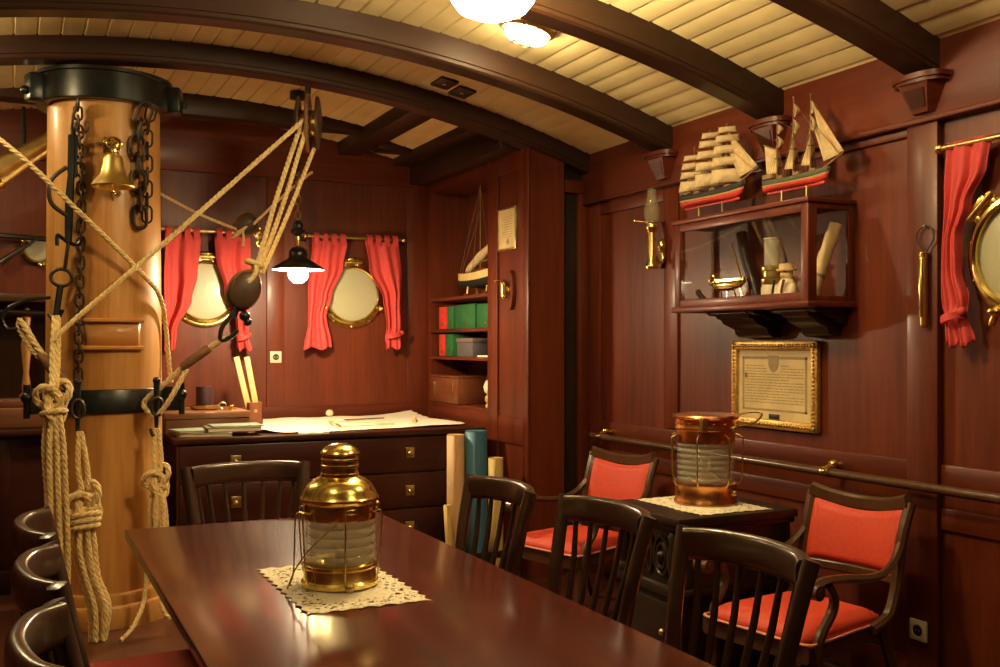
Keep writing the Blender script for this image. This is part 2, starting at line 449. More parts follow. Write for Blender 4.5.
# girders and header aft of the last beam
b = B(); b.bb((2.12, 5.48, 2.80), (2.30, YB-.02, 2.95), .006)
tag(b.build('deck_girder', M['beam_y']), 'dark girder running aft between the two pale ceiling openings', 'girder', 'girders behind the last curved beam')
b = B(); b.bb((2.54, 5.485, 2.75), (2.68, YB-.02, 2.95), .006); b.bb((2.675, 5.485, 2.62), (2.815, YB-.02, 2.90), .006)
tag(b.build('deck_girder', M['beam_y']), 'dark girder running aft along the bookshelf side', 'girder', 'girders behind the last curved beam')
b = B(); b.bb((2.295, 6.62, 2.79), (2.545, 6.80, 2.95), .006)
tag(b.build('deck_girder', M['beam_y']), 'short dark cross piece closing the right pale ceiling opening', 'girder', 'girders behind the last curved beam')
b = B(); b.bb((XL, 6.44, 2.855), (2.12, 6.60, 3.0), .006)
tag(b.build('header_beam', M['beam']), 'flat dark header beam behind the mast head', 'beam')

# ------------------------------------------------------------------ portholes
def porthole(loc, rz, label, R=.245):
    t = thing('porthole', label, 'porthole', loc, rz, 'brass portholes')   # built facing -Y
    rot = Matrix.Rotation(PI/2, 3, 'X')      # lathe axis z -> -y
    b = B(); b.lathe([(R*.80, .0), (R*1.0, .0), (R*1.0, .012), (R*.985, .018), (R*.90, .022), (R*.86, .018), (R*.80, .018)], n=56, rot=rot, closed=True); L(b, 'flange', M['brass'], t)
    b = B(); b.lathe([(R*.76, .012), (R*.875, .012), (R*.885, .035), (R*.86, .050), (R*.80, .054), (R*.765, .045)], n=56, rot=rot, closed=True); L(b, 'rim', M['brass'], t)
    b = B(); b.lathe([(0, .034), (R*.4, .033), (R*.80, .026), (R*.80, .016), (0, .016)], n=56, rot=rot); L(b, 'glass', M['port_glass'], t)
    for k in range(10):
        a = 2*PI*(k+.5)/10; c = V((R*.945*math.cos(a), -.02, R*.945*math.sin(a)))
        b = B(); b.ball(c, R*.04, 10, (1, .7, 1)); L(b, 'bolt', M['brass'], t)
    b = B()   # hinge at the top
    b.cyl((-R*.28, -.05, R*.98), (R*.28, -.05, R*.98), .014, n=12)
    for x in (-R*.18, R*.18): b.box((x, -.035, R*.93), (.03, .03, .07), .006)
    b.box((0, -.03, R*1.03), (.07, .05, .03), .006); L(b, 'hinge', M['brass'], t)
    for a in (math.radians(205), math.radians(335)):
        d = V((math.cos(a), 0, math.sin(a))); c = d*R*.95
        b = B()
        b.cyl(c+V((0, -.0, 0)), c+V((0, -.075, 0)), .010, n=10); b.ball(c+V((0, -.055, 0)), .021, 12); b.ball(c+V((0, -.088, 0)), .013, 10)
        b.box(c+d*.028+V((0, -.055, 0)), (.055, .020, .022), .006, rot=(0, -a, 0)); L(b, 'clamp', M['brass'], t)
    return t
P1 = porthole((1.188, YB, 1.785), 0, 'brass porthole on the back wall behind the lower rope block, left of the two')
P2 = dup(P1, (2.226, YB, 1.785), 0, 'brass porthole on the back wall right of the hanging lamp')
P3 = dup(P1, (XR, 2.385, 1.755), -PI/2, 'brass porthole on the right wall cut by the picture edge')
b = B()
sp = thing('porthole', 'small brass porthole left of the mast in the far corner', 'porthole', (.15, YB, 2.03), 0, 'brass portholes')
rot = Matrix.Rotation(PI/2, 3, 'X')
b = B(); b.lathe([(.072, 0), (.105, 0), (.105, .02), (.086, .035), (.072, .02)], n=40, rot=rot, closed=True); L(b, 'flange', M['brass'], sp)
b = B(); b.lathe([(0, .015), (.078, .013), (.078, .004), (0, .004)], n=40, rot=rot); L(b, 'glass', M['port_glass'], sp)
for k in range(3):
    a = 2*PI*k/3+.6; c = V((.10*math.cos(a), -.03, .10*math.sin(a))); b = B(); b.cyl(c, c+V((0, -.03, 0)), .008); b.ball(c+V((0, -.03, 0)), .014)
    L(b, 'clamp', M['brass'], sp)

# ------------------------------------------------------------------ curtains and rods
def curve_at(keys, z):
    keys = sorted(keys, key=lambda k: -k[1])
    if z >= keys[0][1]: return keys[0][0]
    for (x0, z0), (x1, z1) in zip(keys, keys[1:]):
        if z1 <= z <= z0:
            q = (z0-z)/(z0-z1); q = q*q*(3-2*q); return x0+(x1-x0)*q
    return keys[-1][0]
def curtain(name_label, left, right, ztop, zbot, depth_base, folds, amp, loc, rz, tabs, group, tie=None, seed=0, side='red'):
    t = thing('curtain', name_label, 'curtain', loc, rz, group)    # hangs in the local x-z plane, facing -y
    rnd = random.Random(seed); ph = rnd.random()*6
    def f(u, v):
        z = ztop+(zbot-ztop)*v
        l, r = curve_at(left, z), curve_at(right, z)
        x = l+(r-l)*u
        a = amp*(.45+.55*min(1, v*2.2))
        y = -depth_base-a*(.5+.5*math.sin(2*PI*folds*u+ph+.5*math.sin(3*v+ph)))-.3*a*math.sin(2*PI*folds*2.1*u+2*ph)
        if tie:
            q = math.exp(-((z-tie)/.045)**2); y = y*(1-q)+q*(-depth_base-.02*math.sin(PI*u))
        x += .004*math.sin(9*v+5*u+ph)
        return V((x, y, z-.012*math.sin(2*PI*folds*u+ph)*v))
    b = B(); b.grid(f, 56, 64); L(b, 'cloth', M['red'], t, thick=.004, sharp=80)
    w = (right[0][0]-left[0][0])
    for k in range(tabs):
        x = left[0][0]+w*(k+.5)/tabs; hw = w/tabs*.32
        path = [V((x, -depth_base-.022-.006, ztop-.03)), V((x, -depth_base-.024, ztop+.03)), V((x, -depth_base-.0, ztop+.052)), V((x, -depth_base+.024, ztop+.03)), V((x, -depth_base+.02, ztop-.03))]
        b = B(); b.bar(smooth(path, 5), .004, 2*hw, up=(1, 0, 0)); L(b, 'tab', M['red'], t)
    if tie:
        l, r = curve_at(left, tie), curve_at(right, tie); c = (l+r)/2; hw = (r-l)/2-.003
        path = [V((c+hw*math.cos(a), -depth_base-.012+.034*math.sin(a)-.008, tie+.012*math.cos(a))) for a in [2*PI*k/20 for k in range(20)]]
        b = B(); b.bar(path, .010, .030, closed=True); b.ball((c+hw, -depth_base-.03, tie+.02), .018, 10); L(b, 'tieback', M['red'], t)
    return t
yb = YB-.095
CG = 'red curtains at the back wall portholes'
curtain('red curtain left of the left back porthole, next to the mast', [(.905, 2.16), (.905, 1.8), (.905, 1.39)], [(1.145, 2.16), (1.12, 1.88), (1.09, 1.72), (.985, 1.50), (.975, 1.39)],
        2.16, 1.39, .0, 1.6, .034, (0, yb, 0), 0, 4, CG, None, 1)
curtain('red curtain behind the rope block, right of the left back porthole', [(1.235, 2.16), (1.24, 2.02), (1.30, 1.80), (1.375, 1.60), (1.38, 1.385)], [(1.478, 2.16), (1.47, 1.8), (1.462, 1.50), (1.48, 1.385)],
        2.16, 1.385, .0, 1.6, .034, (0, yb, 0), 0, 4, CG, 1.47, 2)
curtain('red curtain directly behind the lit hanging lamp', [(1.905, 2.165), (1.875, 1.75), (1.87, 1.6), (1.845, 1.395)], [(2.165, 2.165), (2.13, 1.98), (2.05, 1.76), (2.01, 1.62), (2.05, 1.395)],
        2.165, 1.395, .0, 1.7, .034, (0, yb, 0), 0, 4, CG, None, 3)
curtain('red curtain right of the right back porthole', [(2.30, 2.17), (2.33, 1.98), (2.43, 1.76), (2.455, 1.56), (2.455, 1.395)], [(2.56, 2.17), (2.585, 1.9), (2.58, 1.6), (2.575, 1.395)],
        2.17, 1.395, .0, 1.5, .034, (0, yb, 0), 0, 4, CG, 1.49, 4)
def rod(y_or_x, a, bb_, z, axis, label):
    t = thing('curtain_rod', label, 'rod', (0, 0, 0), 0, 'brass curtain rods')
    b = B()
    if axis == 'x': p, q = V((a, y_or_x, z)), V((bb_, y_or_x, z)); n = V((0, 1, 0)); wl = YB
    else: p, q = V((y_or_x, a, z)), V((y_or_x, bb_, z)); n = V((1, 0, 0)); wl = XR
    b.cyl(p, q, .011, n=12); b.build('rail', M['brass_dull'], t)
    for c in (p, q):
        b = B(); b.ball(c, .021, 12); b.build('finial', M['brass'], t)
    for s in (.06, .94):
        c = p.lerp(q, s); e = c.copy()
        if axis == 'x': e.y = wl
        else: e.x = wl
        b = B(); b.cyl(c, e, .008, n=8); b.build('holder', M['brass_dull'], t)
rod(yb, .86, 1.50, 2.19, 'x', 'brass rod carrying the red curtains of the left back porthole')
rod(yb, 1.86, 2.60, 2.195, 'x', 'brass rod carrying the red curtains of the right back porthole')
rod(XR-.060, 2.72, 1.95, 2.175, 'y', 'brass rod carrying the red curtain on the right wall')
# right wall curtain: local x runs towards the viewer (-y of the room)
curtain('red curtain with gathered waist on the right wall beside the cut-off porthole',
        [(0, 2.19), (-.01, 2.0), (-.022, 1.75), (-.02, 1.56), (-.012, 1.52), (-.005, 1.42)], [(.180, 2.19), (.165, 2.08), (.100, 1.95), (.052, 1.82), (.050, 1.70), (.085, 1.58), (.085, 1.52), (.115, 1.42)],
        2.19, 1.42, .0, 2.2, .026, (XR-.055, 2.680, 0), -PI/2, 0, None, 1.525, 5)
P3.rotation_euler = (0, math.radians(-42), -PI/2)
# ------------------------------------------------------------------ the mast
MX, MY, MR = .44, 5.68, .285
def on_mast(ang, z, r=MR):     # ang measured from the side facing the viewer (-y), positive to the right
    return V((MX+r*math.sin(ang), MY-r*math.cos(ang), z))
mast = thing('mast', 'thick round golden pine mast standing behind the table', 'mast', (MX, MY, 0))
b = B(); b.lathe([(0, .02), (MR+.012, .02), (MR+.006, .6), (MR, 1.6), (MR-.008, 2.75), (0, 2.75)], (0, 0, 0), 64); L(b, 'trunk', M['mast'], mast)
b = B(); b.lathe([(0, 0), (MR+.070, 0), (MR+.070, .095), (MR+.062, .108), (MR+.038, .112), (MR+.038, .155), (MR+.032, .166), (MR+.012, .168), (0, .168)], (0, 0, 0), 64); L(b, 'base_ring', M['mast'], mast)
b = B(); b.lathe([(MR-.02, 2.655), (MR+.045, 2.655), (MR+.050, 2.66), (MR+.050, 2.79), (MR+.060, 2.795), (MR+.060, 2.812), (MR-.02, 2.812)], (0, 0, 0), 64, closed=True)
for a in (-1.25, 1.25):
    p = on_mast(a, 2.72, MR+.06)-V((MX, MY, 0)); b.box(p, (.10, .10, .14), .015, rot=(0, 0, a)); b.ball(on_mast(a, 2.70, MR+.12)-V((MX, MY, 0)), .022, 10)
L(b, 'head_band', M['iron'], mast)
b = B(); b.lathe([(MR-.02, 1.075), (MR+.016, 1.075), (MR+.020, 1.08), (MR+.020, 1.19), (MR+.016, 1.196), (MR-.02, 1.196)], (0, 0, 0), 64, closed=True); L(b, 'waist_band', M['iron'], mast)
for a in (-1.25, 1.25):
    b = B(); p = on_mast(a, 1.135, MR+.05)-V((MX, MY, 0)); b.box(p, (.05, .11, .13), .012, rot=(0, 0, a)); q = on_mast(a, 1.135, MR+.11)-V((MX, MY, 0))
    b.cyl(q-V((0, 0, .085)), q+V((0, 0, .085)), .016, n=12); b.ball(q+V((0, 0, .02)), .03, 10); L(b, 'lug', M['iron'], mast)
for z in (1.545, 1.405):
    b = B(); pts = [on_mast(-.41+.98*k/14, z, MR+.012)-V((MX, MY, 0)) for k in range(15)]; b.bar(pts, .035, .022, up=(0, 0, 1)); L(b, 'ledge', M['mastx'], mast)
# inlaid board between the ledges
b = B(); b.grid(lambda u, v: on_mast(-.40+.95*u, 1.41+.13*v, MR+.003)-V((MX, MY, 0)), 16, 2); L(b, 'inlay', M['mastx'], mast, thick=.004)

# bell with its bracket, hung on the face of the mast
bc = on_mast(.02, 0, MR+.11)
bell = thing('ship_bell', 'small polished brass bell hanging on the front of the mast', 'bell', (bc.x, bc.y, 2.20))
b = B(); b.lathe([(.088, .0), (.092, .006), (.078, .030), (.058, .055), (.048, .09), (.043, .13), (.036, .148), (.018, .158), (0, .160), (0, .150), (.030, .140), (.040, .09), (.05, .055), (.07, .03), (.082, .006)], n=40, closed=True); L(b, 'bell_body', M['brass_soft'], bell)
b = B(); b.box((0, 0, .175), (.03, .02, .04), .006); b.tube([V((.032*math.cos(a), 0, .205+.028*math.sin(a))) for a in [2*PI*k/20 for k in range(20)]], .009, 8, closed=True)
b.box((0, .05, .225), (.05, .10, .02), .005); b.box((0, .095, .215), (.07, .016, .08), .005); L(b, 'hanger', M['brass'], bell)
b = B(); b.cyl((0, 0, .14), (0, 0, -.02), .005, n=8); b.ball((0, 0, -.022), .013, 10); b.cyl((0, 0, -.03), (0, 0, -.055), .003, n=6); b.ball((0, 0, -.058), .008, 8); L(b, 'clapper', M['brass'], bell)

def chain(pts, link, wire, label, group=None, mat='iron_rust', nm='chain'):
    b = B(); path = resample(smooth(pts, 10), link*.74); F = frames(path)
    for i in range(len(path)-1):
        c = (path[i]+path[i+1])/2; t = (path[i+1]-path[i]).normalized(); s = F[i][0] if i % 2 else F[i][1]
        hw = link*.30; hl = link*.5-hw*.8
        loop = [c+t*(hl+hw*math.sin(a))+s*hw*math.cos(a) for a in [PI*k/6 for k in range(7)]]+[c-t*(hl+hw*math.sin(a))-s*hw*math.cos(a) for a in [PI*k/6 for k in range(7)]]
        b.tube(loop, wire, 6, closed=True)
    return tag(b.build(nm, M[mat]), label, 'chain', group)
ML = lambda a, z, d=.03: on_mast(a, z, MR+d)
# left fittings: hook, turnbuckle, ring, thin chain
chain([ML(-.42, 2.63, .075), ML(-.46, 2.56, .045), ML(-.43, 2.2, .03), ML(-.44, 1.9, .03), ML(-.46, 1.6, .03), ML(-.47, 1.25, .035)], .062, .0065, 'long thin rusty chain hanging down the left front of the mast', 'chains hanging on the mast')
chain([ML(.52, 2.64, .075), ML(.46, 2.55, .045), ML(.44, 2.45, .03), ML(.47, 2.2, .03), ML(.49, 2.03, .03)], .105, .010, 'short heavy chain hanging right of the bell on the mast', 'chains hanging on the mast')
chain([ML(.60, 2.64, .075), ML(.62, 2.52, .035), ML(.63, 2.3, .03), ML(.62, 2.06, .03)], .080, .006, 'short light chain beside the heavy chain near the right edge of the mast', 'chains hanging on the mast')
def hookpath(top, drop, r, side):   # wire hook: shank, then an open bow
    pts = [top, top-V((0, 0, drop))]
    c = top-V((0, 0, drop))+V((side*r, 0, 0))
    for k in range(1, 9):
        a = PI+PI*1.25*k/8
        pts.append(c+V((side*r*math.cos(a), 0, r*math.sin(a))))
    return smooth(pts, 4)
t = thing('turnbuckle', 'long dark iron turnbuckle with hooks on the left front of the mast', 'turnbuckle', tuple(ML(-.55, 2.3, .05)))
p0 = ML(-.42, 2.63, .07); p1 = ML(-.53, 2.46, .06); p2 = ML(-.54, 2.27, .06); p3 = ML(-.57, 2.13, .06); p4 = ML(-.585, 1.93, .06)
b = B(); b.tube(smooth([p0, p0.lerp(p1, .5)+V((-.012, 0, 0)), p1], 6), .008, 8); b.tube(hookpath(ML(-.30, 2.53, .06), .03, .03, -1), .007, 8); b.build('upper_hook', M['iron_rust'], t)
b = B(); b.bar([p1, p2], .036, .03, up=(0, -1, 0)); b.bar([p1+V((.022, 0, 0)), p2+V((.02, 0, -.02))], .012, .03, up=(0, -1, 0)); b.build('barrel', M['iron'], t)
b = B(); b.tube(smooth([p2+V((-.02, 0, .03)), p2+V((-.085, 0, -.03)), p2+V((-.10, 0, -.10)), p2+V((-.085, 0, -.16)), p2+V((-.02, 0, -.21))], 6), .011, 10); b.build('bow', M['iron_rust'], t)
b = B(); b.bar([p2, p3, p4], .040, .032, up=(0, -1, 0), scale=[.8, 1, .85]); b.tube(smooth([p4+V((-.05, 0, -.02)), p4+V((-.05, 0, .03)), p4+V((-.03, -.01, .02)), p4, p4+V((.04, 0, -.01)), p4+V((.07, 0, .03))], 5), .010, 8); b.build('lower_fitting', M['iron'], t)
p5 = ML(-.66, 1.80, .05); b = B(); b.tube(smooth([p4, p4.lerp(p5, .5)+V((0, -.01, 0)), p5], 4), .009, 8); b.tube([p5+V((-.015+.048*math.cos(a), 0, -.045+.042*math.sin(a))) for a in [2*PI*k/24 for k in range(24)]], .009, 8, closed=True); b.build('ring', M['iron_rust'], t)
p6 = p5+V((-.02, -.005, -.085)); p7 = p6+V((-.02, -.01, -.15)); b = B(); b.bar([p6, p7], .030, .024, up=(0, -1, 0)); b.tube(smooth([p7+V((.03, 0, .03)), p7+V((.0, 0, -.03)), p7+V((-.035, 0, .01))], 5), .009, 8); b.build('shackle', M['iron'], t)

# ------------------------------------------------------------------ ropes
def rope_obj(path, r, label, group=None, mat='rope', n=8):
    b = B(); b.rope(smooth(path, n), r); return tag(b.build('rope', M[mat]), label, 'rope', group)
def knot(c, s, r, ax=0, q=(1, 1, 1)):
    pts = []
    for k in range(48):
        t_ = 2*PI*k/48
        v = V((math.sin(t_)+2*math.sin(2*t_), math.cos(t_)-2*math.cos(2*t_), -1.3*math.sin(3*t_)))*(s/3)
        v = Matrix.Rotation(ax, 3, 'Z') @ v
        v = V((v.x*q[0], v.z*q[1], v.y*q[2])); pts.append(V(c)+v)
    return pts+[pts[0]]
# long straight lines crossing in front of the mast
rope_obj([(-.62, 5.30, 2.75), (-.05, 5.27, 2.385), (.30, 5.27, 2.06), (.57, 5.33, 1.80), (.69, 5.47, 1.68), (.735, 5.58, 1.53), (.752, 5.61, 1.38), (.765, 5.59, 1.22)], .013, 'rope from the upper left passing down across the mast to its right side', 'ropes rigged at the mast', n=10)
rope_obj([(.19, 5.30, 1.44), (.25, 5.30, 1.52), (.80, 5.29, 2.04), (1.42, 5.33, 2.64)], .013, 'straight rope rising from the left of the mast up to the big hanging block', 'ropes rigged at the mast')
# big hanging block
def block(loc, h, w_, d, label, ang=0, sheaves=2):
    t = thing('pulley_block', label, 'pulley', loc)
    R_ = Matrix.Rotation(ang, 3, 'Y')
    def tr(b): bmesh.ops.transform(b.bm, matrix=R_.to_4x4(), verts=b.bm.verts); return b
    n = sheaves+1
    for i in range(n):
        y = -d/2+d*i/(n-1)
        prof = [(w_/2*math.cos(a), h/2*math.sin(a)) for a in [2*PI*k/28 for k in range(28)]]
        Mx = Matrix(((1, 0, 0, 0), (0, 0, 1, y), (0, 1, 0, 0), (0, 0, 0, 1)))
        sg = -1 if i == 0 else 1
        b = B(); b.lathe([(0, .020), (.30, .019), (.62, .015), (.86, .008), (.97, .002), (1.0, -.004), (.97, -.010), (0, -.011)] if i in (0, n-1) else [(0, .011), (.95, .011), (1, .006), (1, -.006), (.95, -.011), (0, -.011)], n=36)
        bmesh.ops.transform(b.bm, matrix=Matrix(((w_/2, 0, 0, 0), (0, 0, sg, y), (0, h/2, 0, 0), (0, 0, 0, 1))), verts=b.bm.verts); L(tr(b), 'cheek', M['block'], t)
    for i in range(sheaves):
        y = -d/2+d*(i+.5)/sheaves
        b = B(); rr = w_*.40
        b.lathe([(0, -.014), (rr, -.014), (rr*.86, -.004), (rr*.86, .004), (rr, .014), (0, .014)], (0, y, 0), 28, rot=(PI/2, 0, 0)); L(tr(b), 'sheave', M['brass_dull'], t)
    b = B(); b.cyl((0, -d/2-.024, 0), (0, d/2+.024, 0), .012, n=12); L(tr(b), 'pin', M['iron_rust'], t)
    b = B(); b.tube([V((w_*.5*math.cos(a), 0, h*.52*math.sin(a))) for a in [2*PI*k/36 for k in range(36)]], .011, 8, closed=True); L(tr(b), 'strop', M['rope_dark'], t)
    return t
BT = V((1.462, 5.405, 2.64))
tb = block(tuple(BT), .30, .20, .11, 'big dark double pulley block hanging under the deck beam near the mast', .05)
tb.rotation_euler = (0, 0, math.radians(68))
tb.rotation_euler = (0, 0, 0)
b = B(); b.tube([BT+V((.03*math.cos(a), 0, .165+.03*math.sin(a))) for a in [2*PI*k/20 for k in range(20)]], .010, 8, closed=True); b.build('ring', M['iron_rust'], tb)
b = B(); b.cyl(BT+V((0, 0, .16)), BT+V((0, 0, .20)), .016, n=12); b.build('eye', M['iron'], tb)
tb.rotation_euler = (0, 0, math.radians(68))
BLk = V((1.066, 5.18, 1.70))
A_ = math.radians(27)
lb = block(tuple(BLk), .20, .15, .09, 'smaller wooden pulley block where the doubled ropes meet in front of the back curtain', A_)
dirn = (V((1.40, 5.2, 2.55))-BLk).normalized()
b = B()
for dy in (-.035, .03): b.tube(smooth([BLk+V((-.05, dy, -.04)), BLk+V((.02, dy*1.6, .02))+dirn*.06, BLk+dirn*.16+V((0, dy*.3, 0))], 6), .012, 8)
b.tube([BLk+dirn*.15+V((.04*math.cos(a), .03*math.sin(a), -.012*math.cos(a))) for a in [2*PI*k/16 for k in range(16)]], .014, 8, closed=True); b.build('lashing', M['rope'], lb)
rope_obj([BLk+V((.055, -.03, .10)), BLk.lerp(BT, .5)+V((-.02, -.04, .0)), BT+V((-.05, -.04, -.02))], .013, 'left one of the doubled tackle ropes under the big hanging block', 'tackle ropes between the two blocks')
rope_obj([BLk+V((.075, .0, .10)), BLk.lerp(BT, .5)+V((.02, -.03, -.02)), BT+V((-.005, -.05, .02))], .013, 'middle one of the doubled tackle ropes under the big hanging block', 'tackle ropes between the two blocks')
rope_obj([BLk+V((.10, .03, .09)), BLk.lerp(BT, .5)+V((.055, .0, -.06)), BT+V((.028, -.02, -.14))], .012, 'right one of the doubled tackle ropes under the big hanging block', 'tackle ropes between the two blocks')
# below the lower block: hook, wrapped line, forked end round the mast lug
hk = thing('iron_hook', 'dark iron hook hanging from the smaller pulley block', 'hook', tuple(BLk-dirn*.14))
p = BLk-dirn*.11
b = B(); b.tube(smooth([p, p-dirn*.05+V((-.02, 0, 0)), p-dirn*.10+V((-.035, 0, -.0)), p-dirn*.15+V((-.02, 0, -.01)), p-dirn*.16+V((.03, 0, .01)), p-dirn*.11+V((.05, 0, .0))], 6), .012, 8); b.build('bend', M['iron'], hk)
b = B(); b.cyl(p+dirn*.03, p-dirn*.04, .017, n=10); b.ball(p+V((.04, -.02, -.03)), .028, 10); b.ball(p+V((.055, -.02, -.06)), .022, 10); b.build('swivel', M['iron'], hk)
q0 = p-dirn*.15; q1 = V((.80, 5.26, 1.33)); q2 = V((.72, 5.28, 1.255))
b = B(); b.rope(smooth([q0, q0.lerp(q1, .5), q1], 6), .016); lw = tag(b.build('wrapped_line', M['rope']), 'thick line with a brown leather wrapping leading down to the right side of the mast', 'rope', 'ropes rigged at the mast')
b = B(); b.tube([q0.lerp(q1, .40), q0.lerp(q1, .45), q1.lerp(q2, .2), q1.lerp(q2, .35)], [.018, .023, .023, .019], 10); b.build('wrapping', M['rope_dark'], lw)
b = B()
b.rope(smooth([q1.lerp(q2, .3), (.69, 5.30, 1.22), (.635, 5.33, 1.17), (.60, 5.36, 1.12), (.625, 5.33, 1.075), (.66, 5.31, 1.06)], 6), .014)
b.rope(smooth([q1.lerp(q2, .3)+V((.02, 0, -.01)), (.745, 5.26, 1.20), (.70, 5.27, 1.12), (.665, 5.29, 1.07)], 6), .014); b.build('forked_end', M['rope'], lw)

# right hank under the lug
def hank(nm_label, top, knot_c, knot_s, tail, n, r, spread, seed, loops=(), extra=None, kq=(1, 1, 1), wraps=0, nk=1.0):
    rnd = random.Random(seed); t = thing('rope_hank', nm_label, 'rope', tuple(knot_c), 0, 'hanks of rope tied at the mast')
    kc = V(knot_c)
    b = B()
    for dx in (-r*1.3, r*1.3): b.rope(smooth([V(top)+V((dx*.3, 0, 0)), V(top).lerp(kc, .5)+V((dx*1.15*nk, 0, 0)), kc+V((dx*.8*nk, 0, knot_s*.7))], 6), r*(1.25 if nk < 1 else 1))
    b.build('neck', M['rope'], t)
    b = B(); b.rope(smooth(knot(kc, knot_s, r, rnd.random(), kq), 3), r*1.25); b.rope(smooth(knot(kc+V((0, .004, -knot_s*.1)), knot_s*.62, r, 1.1+rnd.random(), (1, .9, 1.3)), 3), r*1.15)
    for w_ in range(wraps):
        z = kc.z-knot_s*kq[2]*(.55+.28*w_); b.rope(smooth([V((kc.x+spread*1.05*math.cos(a), kc.y+spread*.8*math.sin(a), z+.012*math.cos(a+1))) for a in [2*PI*k/14 for k in range(15)]], 3), r*1.1)
    b.build('knot', M['rope'], t)
    b = B()
    for k in range(n):
        a = (k+.5)/n-.5; dy = (-.02 if k % 2 else .018)
        pts = [kc+V((a*spread*.9, dy*.5, -knot_s*.3*kq[2]))]
        for j, (tx, ty, tz) in enumerate(tail):
            pts.append(V((tx+a*spread*2*(1 if j < len(tail)-1 else .8)+rnd.uniform(-1, 1)*.006, ty+dy, tz+(rnd.uniform(-.05, .02) if j == len(tail)-1 else 0))))
        b.rope(smooth(pts, 6), r)
    b.build('tail', M['rope'], t)
    if extra: extra(t)
    return t
hank('big hank of rope with a heavy knot and six falls hanging left of the mast', (.195, 5.375, 1.56), (.178, 5.19, 1.16), .082, [(.178, 5.19, .95), (.188, 5.19, .70), (.195, 5.2, .42), (.20, 5.2, .16)], 6, .0135, .048, 3, kq=(1, .7, 1.35), wraps=1, nk=.45)
hank('hank of rope with a looped knot hanging in front of the mast left side', (.295, 5.24, 1.00), (.315, 5.20, .66), .092, [(.31, 5.19, .46), (.335, 5.18, .30), (.375, 5.16, .16), (.37, 5.15, .045)], 5, .0135, .055, 5, kq=(1, .55, 1.15), wraps=3)
def loop_end(t):
    b = B(); b.rope(smooth([(.70, 5.20, .32), (.66, 5.17, .17), (.68, 5.15, .09), (.725, 5.15, .075), (.75, 5.16, .13), (.725, 5.18, .22), (.70, 5.2, .30)], 6), .012)
    b.rope(smooth([(.60, 5.20, .35), (.59, 5.2, .2), (.57, 5.17, .13), (.52, 5.10, .06), (.46, 5.04, .02)], 6), .011); b.build('loose_end', M['rope'], t)
hank('hank of rope with a small knot hanging right of the mast behind the table corner', (.655, 5.29, 1.00), (.658, 5.27, .74), .068, [(.66, 5.26, .60), (.665, 5.25, .45), (.68, 5.23, .28)], 5, .012, .042, 9, extra=loop_end, kq=(1, .6, 1.3))
# hooks that carry the hanks
for (x, y, z, s, lb_) in ((.655, 5.30, 1.10, 1, 'dark iron belaying hook on the right end of the mast waist band'), (.285, 5.26, 1.10, -1, 'dark iron belaying hook on the left front of the mast waist band')):
    t = thing('belaying_hook', lb_, 'hook', (x, y, z), 0, 'belaying hooks on the mast band')
    b = B(); b.cyl((x, y, z+.14), (x, y, z-.10), .016, .010, n=10); b.ball((x, y, z+.14), .02, 10); b.build('pin', M['iron'], t)
    b = B(); b.tube(smooth([(x, y, z-.07), (x+.0*s, y-.01, z-.12), (x-.02*s, y-.015, z-.135), (x-.03*s, y-.01, z-.10)], 5), .008, 8)
    b.tube([V((x+.028*math.cos(a), y-.018, z+.01+.045*math.sin(a))) for a in [2*PI*k/20 for k in range(20)]], .008, 8, closed=True)
    b.bar([(x, y, z+.03), (x, 5.42, z+.03)], .03, .03); b.build('eye', M['iron_rust'], t)
# thin pale line with small block further back
rope_obj([(.70, 6.20, 2.36), (1.0, 6.24, 2.22), (1.27, 6.28, 2.13)], .009, 'thin pale line from the mast to the small block near the back curtain', 'thin pale lines behind the mast', 'rope_pale')
rope_obj([(1.33, 6.28, 2.15), (1.5, 6.1, 2.34), (1.62, 5.9, 2.46)], .009, 'thin pale line rising from the small block towards the lamp hook', 'thin pale lines behind the mast', 'rope_pale')
t = block((1.31, 6.30, 2.17), .15, .13, .06, 'small worn pulley block above the left back curtain', .6, 1)
b = B()
for k in range(4): b.tube([V((1.285+.03*math.cos(a)-.01*k, 6.29+.045*math.sin(a), 2.14-.012*k+.02*math.cos(a))) for a in [2*PI*j/16 for j in range(16)]], .008, 6, closed=True)
b.tube(smooth([(1.28, 6.25, 2.13), (1.285, 6.25, 2.07), (1.28, 6.24, 2.03)], 4), .008, 6); b.build('lashing', M['rope_pale'], t)
t = thing('wall_hook', 'small brass hook on the back wall right of the left curtain', 'hook', (1.55, YB, 2.19))
b = B(); b.lathe([(0, 0), (.03, 0), (.028, .012), (0, .016)], (1.55, YB, 2.19), 16, rot=(PI/2, 0, 0)); b.build('plate', M['brass'], t)
b = B(); b.tube(smooth([(1.55, YB-.01, 2.19), (1.55, YB-.05, 2.185), (1.55, YB-.065, 2.205), (1.55, YB-.06, 2.225)], 5), .007, 8); b.ball((1.55, YB-.06, 2.23), .011); b.build('bend', M['brass'], t)
t = thing('wall_hook', 'second small brass hook below the other hook on the back wall', 'hook', (1.55, YB, 2.12))
b = B(); b.lathe([(0, 0), (.026, 0), (.024, .012), (0, .016)], (1.56, YB, 2.13), 16, rot=(PI/2, 0, 0)); b.ball((1.56, YB-.03, 2.13), .017); b.build('plate', M['brass'], t)

